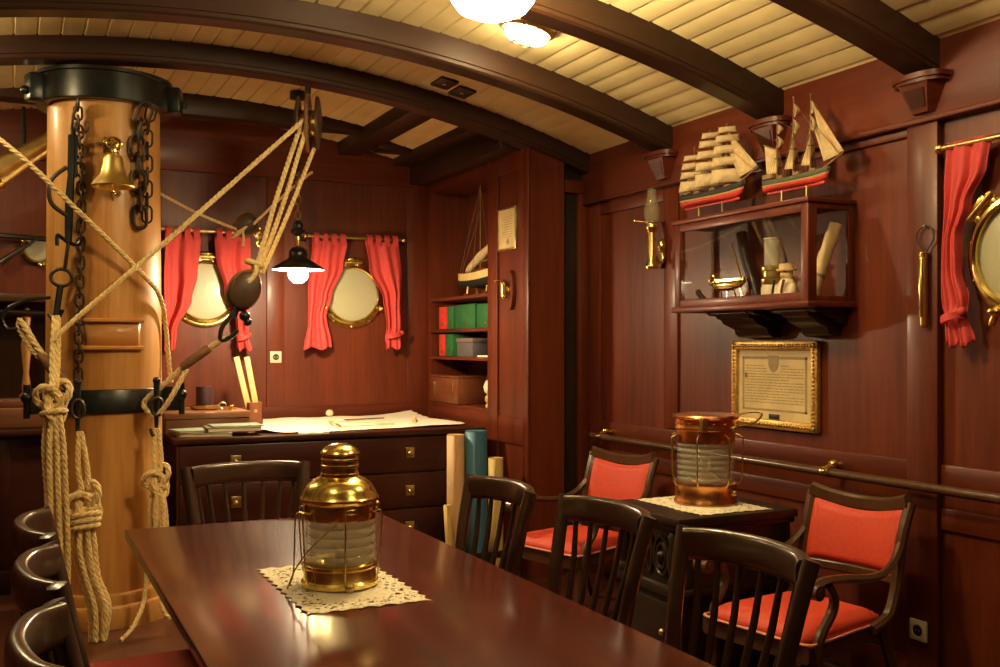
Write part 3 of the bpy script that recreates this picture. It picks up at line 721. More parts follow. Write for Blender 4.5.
# ------------------------------------------------------------------ things left of the mast
bell.scale = (1.12, 1.12, 1.05)
hb = thing('brass_horn', 'dull brass fog horn slanting left of the mast head', 'horn', (.0, 6.2, 2.48))
b = B(); a0, a1 = V((-.10, 6.25, 2.36)), V((.22, 6.25, 2.60)); dd = (a1-a0).normalized()
b.tube([a0, a0+dd*.02, a0.lerp(a1, .5), a1], [.085, .080, .062, .05], 24); b.build('bell_mouth', M['brass_dull'], hb)
b = B(); b.tube([a0-dd*.012, a0+dd*.02], [.092, .092], 24); b.tube([a1-dd*.03, a1], [.056, .056], 24); b.build('rim', M['brass'], hb)
b = B(); b.tube(smooth([a0.lerp(a1, .5), a0.lerp(a1, .5)+V((0, .1, .2)), (0.06, 6.45, 2.80)], 4), .012, 8); b.build('hanger', M['iron'], hb)
t = tag(B().bar(smooth([(-.9, YB-.06, 2.12), (-.1, YB-.07, 2.105), (.35, YB-.05, 2.085)], 6), .035, .030).build('boat_hook_pole', M['ebony']), 'thin dark pole fixed level on the wall left of the mast', 'pole')
t = thing('harpoon', 'short dark tapering tool hung slanting below the pole left of the mast', 'tool', (0, YB-.08, 1.95))
b = B(); b.tube([V((-.07, YB-.08, 1.93)), V((-.0, YB-.08, 1.985)), V((.14, YB-.08, 2.09))], [.022, .018, .008], 10); b.build('shaft', M['ebony'], t)
b = B(); b.lathe([(0, 0), (.012, 0), (.010, .09), (0, .095)], (.10, YB, 2.06), 10, rot=(PI/2, 0, 0)); b.build('peg', M['ebony'], t)
# open display case with a turned spindle
cs = thing('display_case', 'dark wooden open-front case with a turned pale spindle left of the mast', 'case', (0, 6.6, .935))
b = B(); x0, x1, y0, y1, z0, z1 = -.30, .34, 6.42, 6.70, .935, 1.72
b.bb((x0, y1-.02, z0+.12), (x1, y1, z1)); b.bb((x0, y0, z1-.05), (x1, y1, z1), .01); b.bb((x0, y0+.02, z0+.12), (x0+.03, y1, z1-.05)); b.bb((x1-.03, y0+.02, z0+.12), (x1, y1, z1-.05)); b.build('shell', M['walnut_arm'], cs)
b = B(); b.bb((x0-.01, y0-.01, z0), (x1+.01, y1, z0+.12), .01); b.bb((x0+.03, y0+.05, z0+.12), (x1-.05, y1-.05, z0+.17), .01); b.build('plinth', M['box'], cs)
b = B(); b.lathe([(0, 1.10), (.035, 1.10), (.04, 1.12), (.022, 1.14), (.026, 1.18), (.016, 1.26), (.024, 1.34), (.030, 1.42), (.022, 1.48), (.030, 1.50), (.020, 1.53), (.028, 1.58), (.018, 1.63), (.0, 1.66)], (.075, 6.53, 0), 20); b.build('spindle', M['mastx'], cs)
b = B(); b.cyl((-.25, 6.5, 1.62), (.30, 6.5, 1.60), .018, n=10); b.build('crossbar', M['ebony'], cs)
t = thing('rope_strop', 'short wrapped rope strop hooked left of the mast above the big knot', 'rope', (.1, 5.4, 1.5))
b = B(); b.rope(smooth([(.03, 5.42, 1.545), (.06, 5.40, 1.50), (.115, 5.36, 1.40), (.15, 5.34, 1.355)], 5), .016); b.rope(smooth([(.035, 5.44, 1.55), (.03, 5.44, 1.50), (.09, 5.38, 1.39), (.14, 5.34, 1.34)], 5), .012); b.build('loop', M['rope'], t)
b = B(); b.tube([V((.12, 5.36, 1.375)), V((.17, 5.31, 1.315)), V((.235, 5.27, 1.235)), V((.26, 5.26, 1.19))], [.018, .030, .026, .016], 10); b.build('wrapping', M['rope_dark'], t)
b = B(); b.tube(smooth([(-.02, 5.44, 1.60), (-.045, 5.44, 1.55), (-.02, 5.44, 1.50), (.03, 5.44, 1.505), (.05, 5.44, 1.55)], 6), .009, 8); b.tube(smooth([(-.02, 5.44, 1.60), (.06, 5.47, 1.64), (.17, 5.56, 1.66)], 5), .009, 8); b.build('hook', M['iron'], t)
# ------------------------------------------------------------------ chart chest along the back wall
CX0, CX1, CY0, CY1, CZ = .797, 2.70, 5.75, 7.02, .90
chest = thing('chart_chest', 'long dark wooden chart chest with brass drawer plates along the back wall', 'chest', ((CX0+CX1)/2, 6.4, 0))
b = B(); b.bb((CX0+.02, CY0+.02, .06), (CX1-.02, CY1, CZ-.032), .004); b.bb((CX0+.05, CY0+.06, 0), (CX1-.05, CY1-.05, .06)); b.build('carcass', M['chest'], chest)
b = B(); b.bb((CX0, CY0-.012, CZ-.034), (CX1, CY1, CZ), .008); b.build('top', M['chest'], chest)
rows = [(.645, .855), (.425, .635), (.20, .415)]
for i, (z0, z1) in enumerate(rows):
    b = B(); b.bb((CX0+.035, CY0+.004, z0), (CX1-.035, CY0+.03, z1), .006); d = b.build('drawer', M['chest'], chest)
    for hx in (1.14, 2.19):
        hz = (z0+z1)/2 + (.012 if i == 0 else .0)
        b = B(); b.box((hx, CY0+.001, hz), (.058, .012, .064), .003); b.lathe([(0, 0), (.016, 0), (.016, .008), (.009, .012), (.012, .020), (.006, .026), (0, .026)], (hx, CY0-.005, hz-.008), 14, rot=(PI/2, 0, 0)); b.build('handle', M['brass_dull'], d)
# worn chart lying on the chest
ch = B()
rnd = random.Random(4)
Lf = [(1.30, 5.98), (1.36, 5.86), (1.50, 5.80), (1.60, 5.765), (1.75, 5.83), (2.05, 5.84), (2.35, 5.87), (2.60, 5.90), (2.68, 5.99)]
Bk = [(1.36, 6.60), (1.46, 6.97), (1.62, 6.98), (1.8, 6.97), (1.98, 6.99), (2.1, 6.97), (2.3, 6.985), (2.55, 6.985), (2.66, 6.97)]
def poly_at(P_, u):
    f = u*(len(P_)-1); i = min(int(f), len(P_)-2); q = f-i
    return V((P_[i][0]*(1-q)+P_[i+1][0]*q, P_[i][1]*(1-q)+P_[i+1][1]*q, 0))
jit = [rnd.uniform(-1, 1) for _ in range(400)]
def chart(u, v):
    p = poly_at(Lf, u).lerp(poly_at(Bk, u), v)
    k = int(u*60)
    if v < .02: p.y += .012*jit[k]
    if v > .98: p.y = min(7.0, p.y+.010*jit[k+80])
    if u < .02 or u > .98: p.x += .014*jit[int(v*40)+170]
    z = CZ+.007+.004*math.sin(7*u+2*v)*math.sin(5*v+1)+.003*math.sin(23*u)
    z += .035*max(0, (u-.72)/.28)**2*max(0, (v-.5)/.5)**2
    z += .012*max(0, 1-v/.12)*max(0, math.sin(9*u+1))**4
    return V((p.x, p.y, max(z, CZ+.003)))
ch.grid(chart, 60, 40); tag(ch.build('sea_chart', M['paper'], thick=.0015, sharp=80), 'worn torn-edged paper chart spread over the top of the chart chest', 'chart')
b = B()
Lq = [V((1.52, 5.775, CZ+.012)), V((1.60, 5.765, CZ+.012)), V((1.66, 5.775, CZ+.012))]
def flap(u, v):
    x = 1.50+.19*u; s = v*.075
    y = 5.80-s if s < .055 else 5.745-.004
    z = CZ+.013-(0 if s < .055 else (s-.055))-.010*v*abs(math.sin(7*u))
    return V((x+.01*math.sin(5*v), y, z))
b.grid(flap, 14, 8); tag(b.build('paper_scrap', M['paper'], thick=.0015, sharp=80), 'torn paper scrap at the front edge of the chart chest', 'paper')
t = thing('set_square', 'thin wooden triangle for drawing lying on the chart', 'ruler', (1.98, 6.05, CZ+.02))
A1, A2, A3 = V((1.87, 6.40, CZ+.021)), V((1.80, 5.91, CZ+.021)), V((2.17, 5.98, CZ+.021))
b = B()
for p, q in ((A1, A2), (A2, A3), (A3, A1)): b.bar([p, q], .013, .005)
b.build('blade', M['stick'], t); 
b = B(); b.tube([A2+V((0, 0, .004)), A2.lerp(A1, .3)+V((0, 0, .004))], .007, 6); b.build('edge', M['spar'], t)
b = B(); b.bar([(1.99, 6.44, CZ+.021), (2.28, 6.50, CZ+.021)], .035, .006); tag(b.build('ruler', M['block']), 'short dark wooden ruler lying behind the triangle on the chart', 'ruler')
b = B(); b.ball((2.33, 6.02, CZ+.03), .018, 12, (1, 1, .8)); b.ball((2.33, 6.02, CZ+.05), .009, 8); tag(b.build('paperweight', M['brass_dull']), 'tiny brass weight on the front edge of the chart', 'paperweight')
b = B(); b.ball((2.03, 6.93, CZ+.035), .028, 12, (1, .8, .9)); tag(b.build('shell', M['ivory']), 'small pale shell on the back edge of the chart', 'shell')

# instrument box with the candle and the papers
bx = thing('instrument_box', 'low reddish wooden box under the dark candle on the chart chest', 'box', (1.02, 6.3, CZ))
b = B(); b.bb((.80, 6.06, CZ), (1.275, 6.58, CZ+.085), .005); b.build('base', M['box'], bx)
b = B(); b.bb((.785, 6.045, CZ+.087), (1.29, 6.595, CZ+.125), .007); b.build('lid', M['box'], bx)
cz = CZ+.125
t = thing('candle', 'dark red-brown pillar candle on a pewter dish on the wooden box', 'candle', (1.06, 6.30, cz))
b = B(); b.lathe([(0, 0), (.065, 0), (.082, .006), (.088, .026), (.082, .03), (.078, .012), (0, .012)], n=32); b.tube([V((.085+.022+.022*math.cos(a), 0, .022+.018*math.sin(a))) for a in [2*PI*k/14 for k in range(14)]], .005, 6, closed=True); L(b, 'dish', M['brass_dull'], t)
b = B(); b.lathe([(0, .013), (.052, .013), (.052, .135), (.050, .142), (.040, .138), (0, .134)], n=32); L(b, 'wax', plain('dark_wax', (.045, .016, .020, 1), .4), t)
b = B(); b.cyl((0, 0, .134), (.002, 0, .150), .002, n=6); L(b, 'wick', M['black'], t)
b = B(); b.ball((1.205, 6.20, cz+.016), .018, 12); b.lathe([(0, 0), (.016, 0), (.012, .004), (0, .004)], (1.205, 6.20, cz), 12); tag(b.build('knob', M['brass']), 'tiny shiny brass knob beside the candle on the wooden box', 'knob')
def flatbook(c, s, rz, col, label, nm='book'):
    t = thing(nm, label, 'book', c, rz, 'books lying on the chart chest')
    x, y, z = s
    b = B(); b.box((0, 0, .002), (x, y, .004), .001); b.box((0, 0, z-.002), (x, y, .004), .001); b.box((-x/2+.002, 0, z/2), (.004, y, z), .001); L(b, 'cover', col, t)
    b = B(); b.box((.004, 0, z/2), (x-.016, y-.012, z-.008)); L(b, 'pages', M['paper'], t)
    return t
flatbook((1.00, 5.90, CZ), (.30, .22, .022), -.25, M['book_grey'], 'bottom olive book of the flat pile on the chart chest')
flatbook((.955, 5.93, CZ+.023), (.27, .20, .014), .18, M['book_pale'], 'pale green booklet on the left of the flat pile on the chart chest')
flatbook((1.15, 5.91, CZ+.023), (.31, .22, .026), -.08, M['book_grey'], 'thick olive book on the right of the flat pile on the chart chest')
flatbook((1.17, 5.92, CZ+.050), (.29, .20, .007), -.02, M['book_pale'], 'thin pale folder topmost of the flat pile on the chart chest')
t = thing('pencil_cup', 'square brown wooden cup holding two pale sticks on the chart chest', 'cup', (1.43, 6.62, CZ))
b = B(); s_ = .047; b.bb((-s_, -s_, 0), (s_, s_, .01)); b.bb((-s_, -s_, 0), (s_, -s_+.008, .145), .002); b.bb((-s_, s_-.008, 0), (s_, s_, .145), .002); b.bb((-s_, -s_, 0), (-s_+.008, s_, .145), .002); b.bb((s_-.008, -s_, 0), (s_, s_, .145), .002); L(b, 'cup_body', M['leather'], t)
b = B(); b.box((0, -s_-.001, .09), (.02, .004, .02), .001); L(b, 'badge', M['brass_dull'], t)
for (xa, xb, lb) in ((1.402, 1.310, 'left one of the two pale wooden rulers standing in the cup'), (1.448, 1.378, 'right one of the two pale wooden rulers standing in the cup')):
    b = B(); b.bar([(xa+.01, 6.60, CZ+.012), (xb+.02, 6.70, CZ+.44)], .038, .012, up=(0, 1, .2)); tag(b.build('ruler', M['stick']), lb, 'ruler', 'pale rulers in the cup')

# wall sockets
def socket(loc, rz, label):
    t = thing('wall_socket', label, 'socket', loc, rz, 'wall sockets')
    b = B(); b.box((0, -.006, 0), (.082, .012, .082), .004, seg=3); b.lathe([(.030, .0), (.031, .013), (.027, .014), (.022, .008)], (0, 0, 0), 32, rot=(PI/2, 0, 0)); L(b, 'plate', M['white_plastic'], t)
    b = B(); b.lathe([(0, .0125), (.022, .0125), (.022, .0132), (0, .0132)], (0, 0, 0), 24, rot=(PI/2, 0, 0)); L(b, 'recess', M['black'], t)
    for s in (-1, 1):
        b = B(); b.lathe([(0, 0), (.004, 0), (.004, .016), (0, .016)], (s*.009, 0, 0), 10, rot=(PI/2, 0, 0)); L(b, 'contact', M['brass_dull'], t)
    return t
s0 = socket((1.669, YB-.014, 1.335), 0, 'ivory wall socket on the back wall below the hanging lamp')
dup(s0, (XR-.032, 2.838, .288), -PI/2, 'ivory wall socket low on the right wall beside the red armchair')

# ------------------------------------------------------------------ hanging lamp by the back wall
PL = V((1.561, 6.0, 1.88))
pl = thing('hanging_lamp', 'lit hanging lamp with a black enamel shade in front of the back curtain', 'lamp', tuple(PL))
b = B(); b.lathe([(.158, -.004), (.160, 0), (.155, .006), (.115, .032), (.085, .050), (.062, .062), (.055, .075), (.058, .09), (.050, .115), (.036, .128), (.036, .132), (.0, .134)], n=48); L(b, 'shade', M['enamel'], pl)
b = B(); b.lathe([(.154, -.003), (.112, .028), (.082, .046), (.05, .058), (.0, .058)], n=48); L(b, 'shade_lining', M['enamel_white'], pl)
b = B(); b.lathe([(0, -.085), (.028, -.08), (.050, -.062), (.060, -.035), (.056, -.01), (.036, .012), (.024, .035), (0, .04)], n=28); L(b, 'bulb', M['bulb'], pl)
b = B(); b.lathe([(0, .134), (.014, .134), (.014, .20), (.022, .205), (.040, .215), (.046, .235), (.030, .245), (.034, .262), (.026, .285), (.014, .295), (0, .295)], n=24); b.cyl((.014, 0, .18), (.04, 0, .18), .008, n=8); b.ball((.045, 0, .18), .012, 8); L(b, 'fitting', M['enamel'], pl)
b = B(); b.lathe([(.0165, .14), (.017, .145), (.017, .195), (.0165, .2)], n=20, closed=True); L(b, 'collar', M['brass'], pl)
b = B()
z = .30
for k in range(6):
    hl, hw = .026, .014; s = V((1, 0, 0)) if k % 2 == 0 else V((0, 1, 0)); c = V((0, 0, z+.03))
    loop = [c+V((0, 0, hl*.5+hw*math.sin(a)))+s*hw*math.cos(a) for a in [PI*j/6 for j in range(7)]]+[c-V((0, 0, hl*.5+hw*math.sin(a)))-s*hw*math.cos(a) for a in [PI*j/6 for j in range(7)]]
    b.tube(loop, .0055, 6, closed=True); z += .046
L(b, 'chain', M['brass_dull'], pl)
b = B(); b.tube(smooth([(0, 0, .575), (0, 0, .62), (.02, 0, .65), (0, 0, .68), (0, 0, ceil_z(1.561)-1.88)], 5), .007, 8); b.box((0, 0, .57), (.09, .02, .02), .005); b.lathe([(0, 1.035), (.05, 1.035), (.05, 1.075), (0, 1.075)], (0, 0, 0), 20); L(b, 'hook', M['iron'], pl)

# ------------------------------------------------------------------ niche shelves and what stands on them
sh = thing('bookshelf', 'built-in dark wooden shelves in the niche right of the chart chest', 'shelf', (2.97, 6.45, 1.0))
for z in (1.765, 1.535, 1.338, 1.0):
    b = B(); b.bb((XS-.005, 5.945, z-.024), (3.12, 6.97, z), .004); b.build('shelf', M['mah_y'], sh)
b = B(); b.bb((XS-.002, 5.945, .86), (XS+.018, 6.97, .976), .004); b.build('apron', M['mah_y'], sh)
def binder(y0, y1, z, h, x0, x1, mat, label):
    t = thing('binder', label, 'binder', ((x0+x1)/2, (y0+y1)/2, z), 0, 'binders in the niche shelves')
    b = B(); b.bb((x0, y0, z+.002), (x1, y0+.004, z+h), .001); b.bb((x0, y1-.004, z+.002), (x1, y1, z+h), .001); b.bb((x0, y0, z+.002), (x0+.006, y1, z+h), .002); b.build('cover', mat, t)
    b = B(); b.bb((x0+.01, y0+.006, z+.008), (x1-.006, y1-.006, z+h-.008)); b.build('pages', M['paper'], t)
    b = B(); b.lathe([(.006, 0), (.012, 0), (.012, .003), (.006, .003)], (x0, (y0+y1)/2, z+h*.22), 14, rot=(0, -PI/2, 0), closed=True); b.build('finger_ring', M['brass_dull'], t)
z1, z2 = 1.535, 1.338
binder(6.72, 6.86, z1, .165, XS+.02, XS+.25, M['binder_red'], 'red binder at the left end of the upper binder shelf')
binder(6.58, 6.70, z1, .165, XS+.02, XS+.25, M['binder_green'], 'narrow green binder beside the red one on the upper binder shelf')
binder(6.24, 6.57, z1, .170, XS+.03, XS+.26, M['binder_green'], 'wide green box binder in the middle of the upper binder shelf')
binder(5.97, 6.23, z1, .165, XS+.04, XS+.26, M['binder_green'], 'green binder at the right end of the upper binder shelf, next to the post')
binder(6.74, 6.86, z2, .160, XS+.02, XS+.25, M['binder_red'], 'red binder at the left end of the lower binder shelf')
binder(6.60, 6.73, z2, .160, XS+.02, XS+.25, M['binder_green'], 'green binder beside the red one on the lower binder shelf')
t = thing('file_box', 'small dark grey box on the lower binder shelf', 'box', (XS+.1, 6.36, z2))
b = B(); b.bb((XS+.02, 6.26, z2), (XS+.18, 6.53, z2+.10), .004); b.build('box_body', M['grey_card'], t)
b = B(); b.bb((XS+.016, 6.256, z2+.102), (XS+.184, 6.534, z2+.13), .004); b.build('lid', plain('dusky_card', (.20, .12, .12, 1), .6), t)
b = B(); b.bb((XS+.0, 5.96, z2+.001), (XS+.2, 6.14, z2+.012), .002); tag(b.build('paper_stack', M['paper']), 'thin white stack of paper at the right end of the lower binder shelf', 'paper')
t = thing('wooden_box', 'reddish brown wooden box on the bottom shelf of the niche', 'box', (XS, 6.7, 1.0))
b = B(); b.bb((XS-.015, 6.44, 1.002), (XS+.20, 6.955, 1.185), .006); b.build('box_body', M['leather'], t)
for yy in (6.53, 6.87):
    b = B(); b.bb((XS-.021, yy-.012, 1.05), (XS-.013, yy+.012, 1.15), .003); b.build('strap', M['brass_dull'], t)
b = B(); b.bb((XS-.017, 6.438, 1.186), (XS+.202, 6.957, 1.20), .004); b.build('lid', M['leather'], t)
t = thing('lidded_jar', 'pale rounded jar at the right end of the bottom niche shelf', 'jar', (XS+.07, 6.02, 1.0))
b = B(); b.lathe([(0, 0), (.055, 0), (.06, .01), (.05, .03), (.062, .05), (.062, .075), (.05, .085), (0, .085)], n=28); L(b, 'foot', M['yellow_roll'], t)
b = B(); b.lathe([(0, .086), (.045, .086), (.068, .11), (.072, .14), (.06, .175), (.035, .195), (.012, .20), (.012, .215), (0, .22)], n=28); L(b, 'globe', M['ivory'], t)
# model yacht on the top shelf (bow towards the back wall)
t = thing('model_yacht', 'model sailing yacht with pale hull and tall mast on the top niche shelf', 'model boat', (XS+.13, 6.35, 1.765))
def hull(Lh, beam_, depth, sheer, n=22, m=10, z0=0, full=.5, stern=.45):
    def f(u, v):      # u along (0 stern .. 1 bow), v round the section
        y = (u-.5)*Lh
        w_ = beam_/2*(math.sin(PI*min(1, (u*(1-stern)+stern)))**full) if u < 1 else 0
        sh_ = sheer*(2*u-1)**2
        kz = depth*(1-.25*abs(2*u-1)**3)
        a = PI*v
        return V((w_*math.copysign(abs(math.cos(a))**.6, math.cos(a)), y, z0+sh_-(kz+sh_)*math.sin(a)**.8))
    return f
YL = .78
b = B(); f = hull(YL, .17, .10, .02, z0=.16); b.grid(lambda u, v: f(u, .12+.76*v), 24, 10); L(b, 'hull_bottom', M['hull_dark'], t)
b = B()
for side in (0, 1): b.grid(lambda u, v: (lambda p: V((p.x*1.02, p.y, p.z)))(f(u, (.0+.14*v) if side == 0 else (1-.14*v))), 24, 3)
L(b, 'hull_topside', plain('pale_yellow_hull', (.80, .58, .22, 1), .4), t)
b = B(); b.grid(lambda u, v: V(((2*v-1)*abs(f(u, 0).x)*.98, f(u, 0).y, f(u, 0).z-.006)), 24, 4); b.box((0, -.02, .175), (.07, .22, .03), .008); L(b, 'deck', M['leather'], t)
b = B(); b.cyl((0, .02, .15), (0, .02, .775), .007, .004, n=8); b.cyl((0, .02, .24), (0, -.30, .25), .006, n=8); L(b, 'mast', M['spar'], t)
b = B()
for p, q in (((0, .38, .175), (0, .02, .765)), ((.07, 0, .17), (0, .02, .765)), ((-.07, 0, .17), (0, .02, .765)), ((-.06, .2, .17), (0, .02, .6))): b.tube([p, q], .0018, 5)
L(b, 'rigging', M['spar'], t)
b = B(); b.tube([(0, .26, .185), (0, .20, .20), (0, .0, .28), (0, -.20, .35)], [.010, .028, .034, .02], 10); L(b, 'furled_sail', M['sail'], t)
for yy in (.16, -.16):
    b = B(); b.bar([(-.06, yy, .01), (.06, yy, .01)], .02, .02); b.cyl((.04, yy, .01), (.03, yy, .10), .007, n=8); b.cyl((-.04, yy, .01), (-.03, yy, .10), .007, n=8); L(b, 'stand', M['brass_dull'], t)

# post: framed note and a small brass wall fitting
t = thing('framed_note', 'small pale framed note high on the post beside the niche', 'picture', (XS-.012, 5.665, 2.15))
b = B(); y0, y1, z0, z1 = 5.545, 5.795, 2.02, 2.29
for lo, hi in (((XS-.014, y0, z0), (XS-.001, y0+.012, z1)), ((XS-.014, y1-.012, z0), (XS-.001, y1, z1)), ((XS-.0135, y0+.011, z0), (XS-.001, y1-.011, z0+.012)), ((XS-.0135, y0+.011, z1-.012), (XS-.001, y1-.011, z1))): b.bb(lo, hi, .003)
b.build('frame', M['brass_dull'], t)
b = B(); b.bb((XS-.008, y0+.01, z0+.01), (XS-.004, y1-.01, z1-.01)); b.build('paper', M['parch'], t)
b = B()
for k in range(9): b.bb((XS-.0092, y0+.05, z1-.06-.016*k), (XS-.0080, y1-.05-.02*(k % 3), z1-.057-.016*k))
b.build('writing', M['ink_mid'], t)
b = B(); b.lathe([(0, 0), (.018, 0), (.018, .0012), (0, .0012)], (XS-.008, 5.66, z0+.055), 16, rot=(0, -PI/2, 0)); b.build('stamp', M['ink_mid'], t)
t = thing('wall_fitting', 'small brass fitting on an oval wooden plate on the post below the framed note', 'fitting', (XS, 5.63, 1.765))
b = B(); Mx = Matrix(((0, 0, 1, XS), (1, 0, 0, 5.61), (0, 1, 0, 1.765), (0, 0, 0, 1)))
b.prism([(.05*math.cos(a), .125*math.sin(a)) for a in [2*PI*k/32 for k in range(32)]], -.024, 0, Mx); b.build('plate', M['mah_z'], t)
b = B(); b.lathe([(0, 0), (.03, 0), (.03, .008), (.014, .012), (.014, .03), (0, .03)], (XS-.024, 5.63, 1.765), 20, rot=(0, -PI/2, 0)); b.cyl((XS-.05, 5.63, 1.73), (XS-.05, 5.63, 1.80), .020, n=14); b.ball((XS-.05, 5.63, 1.805), .018); b.ball((XS-.05, 5.63, 1.725), .018); b.tube(smooth([(XS-.05, 5.63, 1.80), (XS-.06, 5.68, 1.83), (XS-.05, 5.74, 1.83)], 4), .006, 8); b.ball((XS-.05, 5.745, 1.83), .012); b.build('bracket', M['brass'], t)

# standing rolls of charts at the right end of the chest
st = thing('roll_stand', 'low dark stand holding the upright chart rolls beside the chest', 'stand', (2.52, 5.5, 0))
b = B()
for (lo, hi) in (((2.28, 5.32, 0), (2.74, 5.70, .03)), ((2.28, 5.32, .16), (2.30, 5.70, .20)), ((2.72, 5.32, .16), (2.74, 5.70, .20)), ((2.28, 5.32, .16), (2.74, 5.34, .20)), ((2.28, 5.68, .16), (2.74, 5.70, .20))): b.bb(lo, hi, .004)
for x in (2.29, 2.73):
    for y in (5.33, 5.69): b.cyl((x, y, .02), (x, y, .22), .012, n=10)
b.build('rack', M['ebony'], st)
def roll(x, y, r, h, mat, label, lean=(0, 0), inner=None, z0=.032, wall=.72):
    t = thing('chart_roll', label, 'roll', (x, y, z0), 0, 'upright chart rolls beside the chest')
    d = V((lean[0], lean[1], h)); n = 24
    b = B(); P0, P1 = V((0, 0, 0)), d
    b.tube([P0, P0.lerp(P1, .5), P1], r, n, caps=False)
    b.tube([P1, P0.lerp(P1, .6)], r*wall, n, caps=True)
    ring = []
    b.lathe([(r*wall, 0), (r, 0), (r, .002), (r*wall, .002)], tuple(P1-V((0, 0, .0015))), n, closed=True); L(b, 'sheet', mat, t)
    # loose outer edge of the sheet
    b = B(); b.grid(lambda u, v: P0.lerp(P1, v*.995)+V((math.cos(2.6+u*1.6)*(r+.001+.002*u), math.sin(2.6+u*1.6)*(r+.001+.002*u), 0)), 10, 2); L(b, 'outer_turn', mat, t, thick=.001)
    return t
roll(2.375, 5.47, .052, .855, M['tan'], 'tan chart roll standing left of the big blue-green roll')
roll(2.500, 5.45, .066, .875, M['teal'], 'thick blue-green chart roll, tallest of the rolls beside the chest')
roll(2.585, 5.57, .038, .75, M['tan'], 'slim pale chart roll behind and right of the blue-green roll')
roll(2.655, 5.50, .045, .70, M['yellow_roll'], 'yellowed chart roll, rightmost of the rolls beside the chest')
roll(2.32, 5.40, .022, .45, M['yellow_roll'], 'short thin paper roll in front of the tan chart roll', (-.03, 0))
# ------------------------------------------------------------------ dining table
TX0, TX1, TY0, TY1, TZ = .365, 1.322, .75, 3.855, .75
tb_ = thing('dining_table', 'long polished dark mahogany dining table in the foreground', 'table', ((TX0+TX1)/2, (TY0+TY1)/2, 0))
b = B(); b.bb((TX0, TY0, TZ-.032), (TX1, TY1, TZ), .006); b.build('table_top', M['table'], tb_)
b = B()
for lo, hi in (((TX0+.08, TY0+.08, TZ-.13), (TX0+.105, TY1-.08, TZ-.032)), ((TX1-.105, TY0+.08, TZ-.13), (TX1-.08, TY1-.08, TZ-.032)), ((TX0+.08, TY0+.08, TZ-.13), (TX1-.08, TY0+.105, TZ-.032)), ((TX0+.08, TY1-.105, TZ-.13), (TX1-.08, TY1-.08, TZ-.032))): b.bb(lo, hi, .003)
b.build('apron', M['chest'], tb_)
for x in (TX0+.36, TX1-.36):
    for y in (TY0+.40, TY1-.60):
        b = B(); b.bar([(x, y, 0), (x, y, TZ-.10)], .085, .085, up=(0, 1, 0), scale=[.75, 1]); b.build('leg', M['chest'], tb_)

# ------------------------------------------------------------------ spindle-back dining chairs (sitter looks along local +x)
def make_dining(label, loc, rz, group):
    t = thing('dining_chair', label, 'chair', loc, rz, group)
    def ends(s, z):      # back post centre line
        q = max(0, (z-.44)/.485)
        return V((-.205-.025*q-.055*q*q, s*(.185+.055*q), z))
    for s in (-1, 1):
        b = B()
        pts = [V((-.30, s*.19, 0)), V((-.245, s*.187, .2)), V((-.21, s*.185, .40))]+[ends(s, z) for z in (.5, .6, .7, .8, .89, .92, .93)]
        b.bar(smooth(pts, 4), .040, .052, up=(0, 1, 0), bev=.45, scale=lambda u: (.72+.28*min(1, u*2.5))*(1 if u < .975 else 1-.35*((u-.975)/.025)))
        L(b, 'back_post', M['walnut_y'], t, sharp=65)
    # bowed top rail
    top = [ends(-1, .891)+V((0, .01, 0)), V((-.328, -.15, .894)), V((-.352, 0, .896)), V((-.328, .15, .894)), ends(1, .891)+V((0, -.01, 0))]
    b = B()
    prof = [(.019*math.copysign(abs(math.cos(a))**.6, math.cos(a)), -.004+.043*math.copysign(abs(math.sin(a))**.6, math.sin(a))) for a in [2*PI*k/20 for k in range(20)]]
    b.sweep(smooth(top, 10), prof, up=(0, 0, 1)); L(b, 'top_rail', M['walnut_y'], t, sharp=65)
    low = [ends(-1, .52)+V((0, .012, 0)), V((-.245, -.11, .52)), V((-.255, 0, .52)), V((-.245, .11, .52)), ends(1, .52)+V((0, -.012, 0))]
    b = B(); b.bar(smooth(low, 6), .022, .04, up=(0, 0, 1)); L(b, 'lower_rail', M['walnut_y'], t)
    tp, lp = smooth(top, 8), smooth(low, 8)
    for k in range(7):
        u = (k+1)/8; i = u*(len(tp)-1); i0 = int(i); f = i-i0
        a = tp[i0].lerp(tp[min(i0+1, len(tp)-1)], f)-V((0, 0, .03)); c = lp[i0].lerp(lp[min(i0+1, len(lp)-1)], f)
        b = B(); b.tube([c, c.lerp(a, .3)+V((-.008, 0, 0)), c.lerp(a, .6)+V((-.010, 0, 0)), a], [.0085, .0105, .0100, .0080], 10); L(b, 'spindle', M['walnut'], t)
    b = B(); b.bar([V((-.21, 0, .415)), V((.22, 0, .415))], .40, .05, up=(0, 0, 1), bev=.2, scale=[.92, 1.05]); L(b, 'seat_frame', M['walnut_y'], t)
    b = B()
    def pad(u, v):
        x = -.20+.43*u; w_ = .185+.025*u; y = (2*v-1)*w_
        e = min(u, 1-u, v, 1-v); return V((x, y, .442+.028*min(1, e/.12)**.5+.006*math.sin(PI*u)*math.sin(PI*v)))
    b.grid(pad, 24, 24); L(b, 'seat_cushion', M['red_seat'], t, thick=.004, sharp=80)
    for s in (-1, 1):
        b = B(); b.bar([V((.195, s*.185, 0)), V((.19, s*.185, .40))], .042, .042, up=(0, 1, 0), scale=[.65, 1]); L(b, 'front_leg', M['walnut'], t)
        b = B(); b.bar([V((-.25, s*.187, .20)), V((.19, s*.185, .20))], .016, .026); L(b, 'stretcher', M['walnut'], t)
    return t
G = 'spindle-back chairs around the dining table'
c0 = make_dining('dark spindle-back dining chair at the far end of the table, in front of the chest', (.865, 3.86, 0), -PI/2, G)
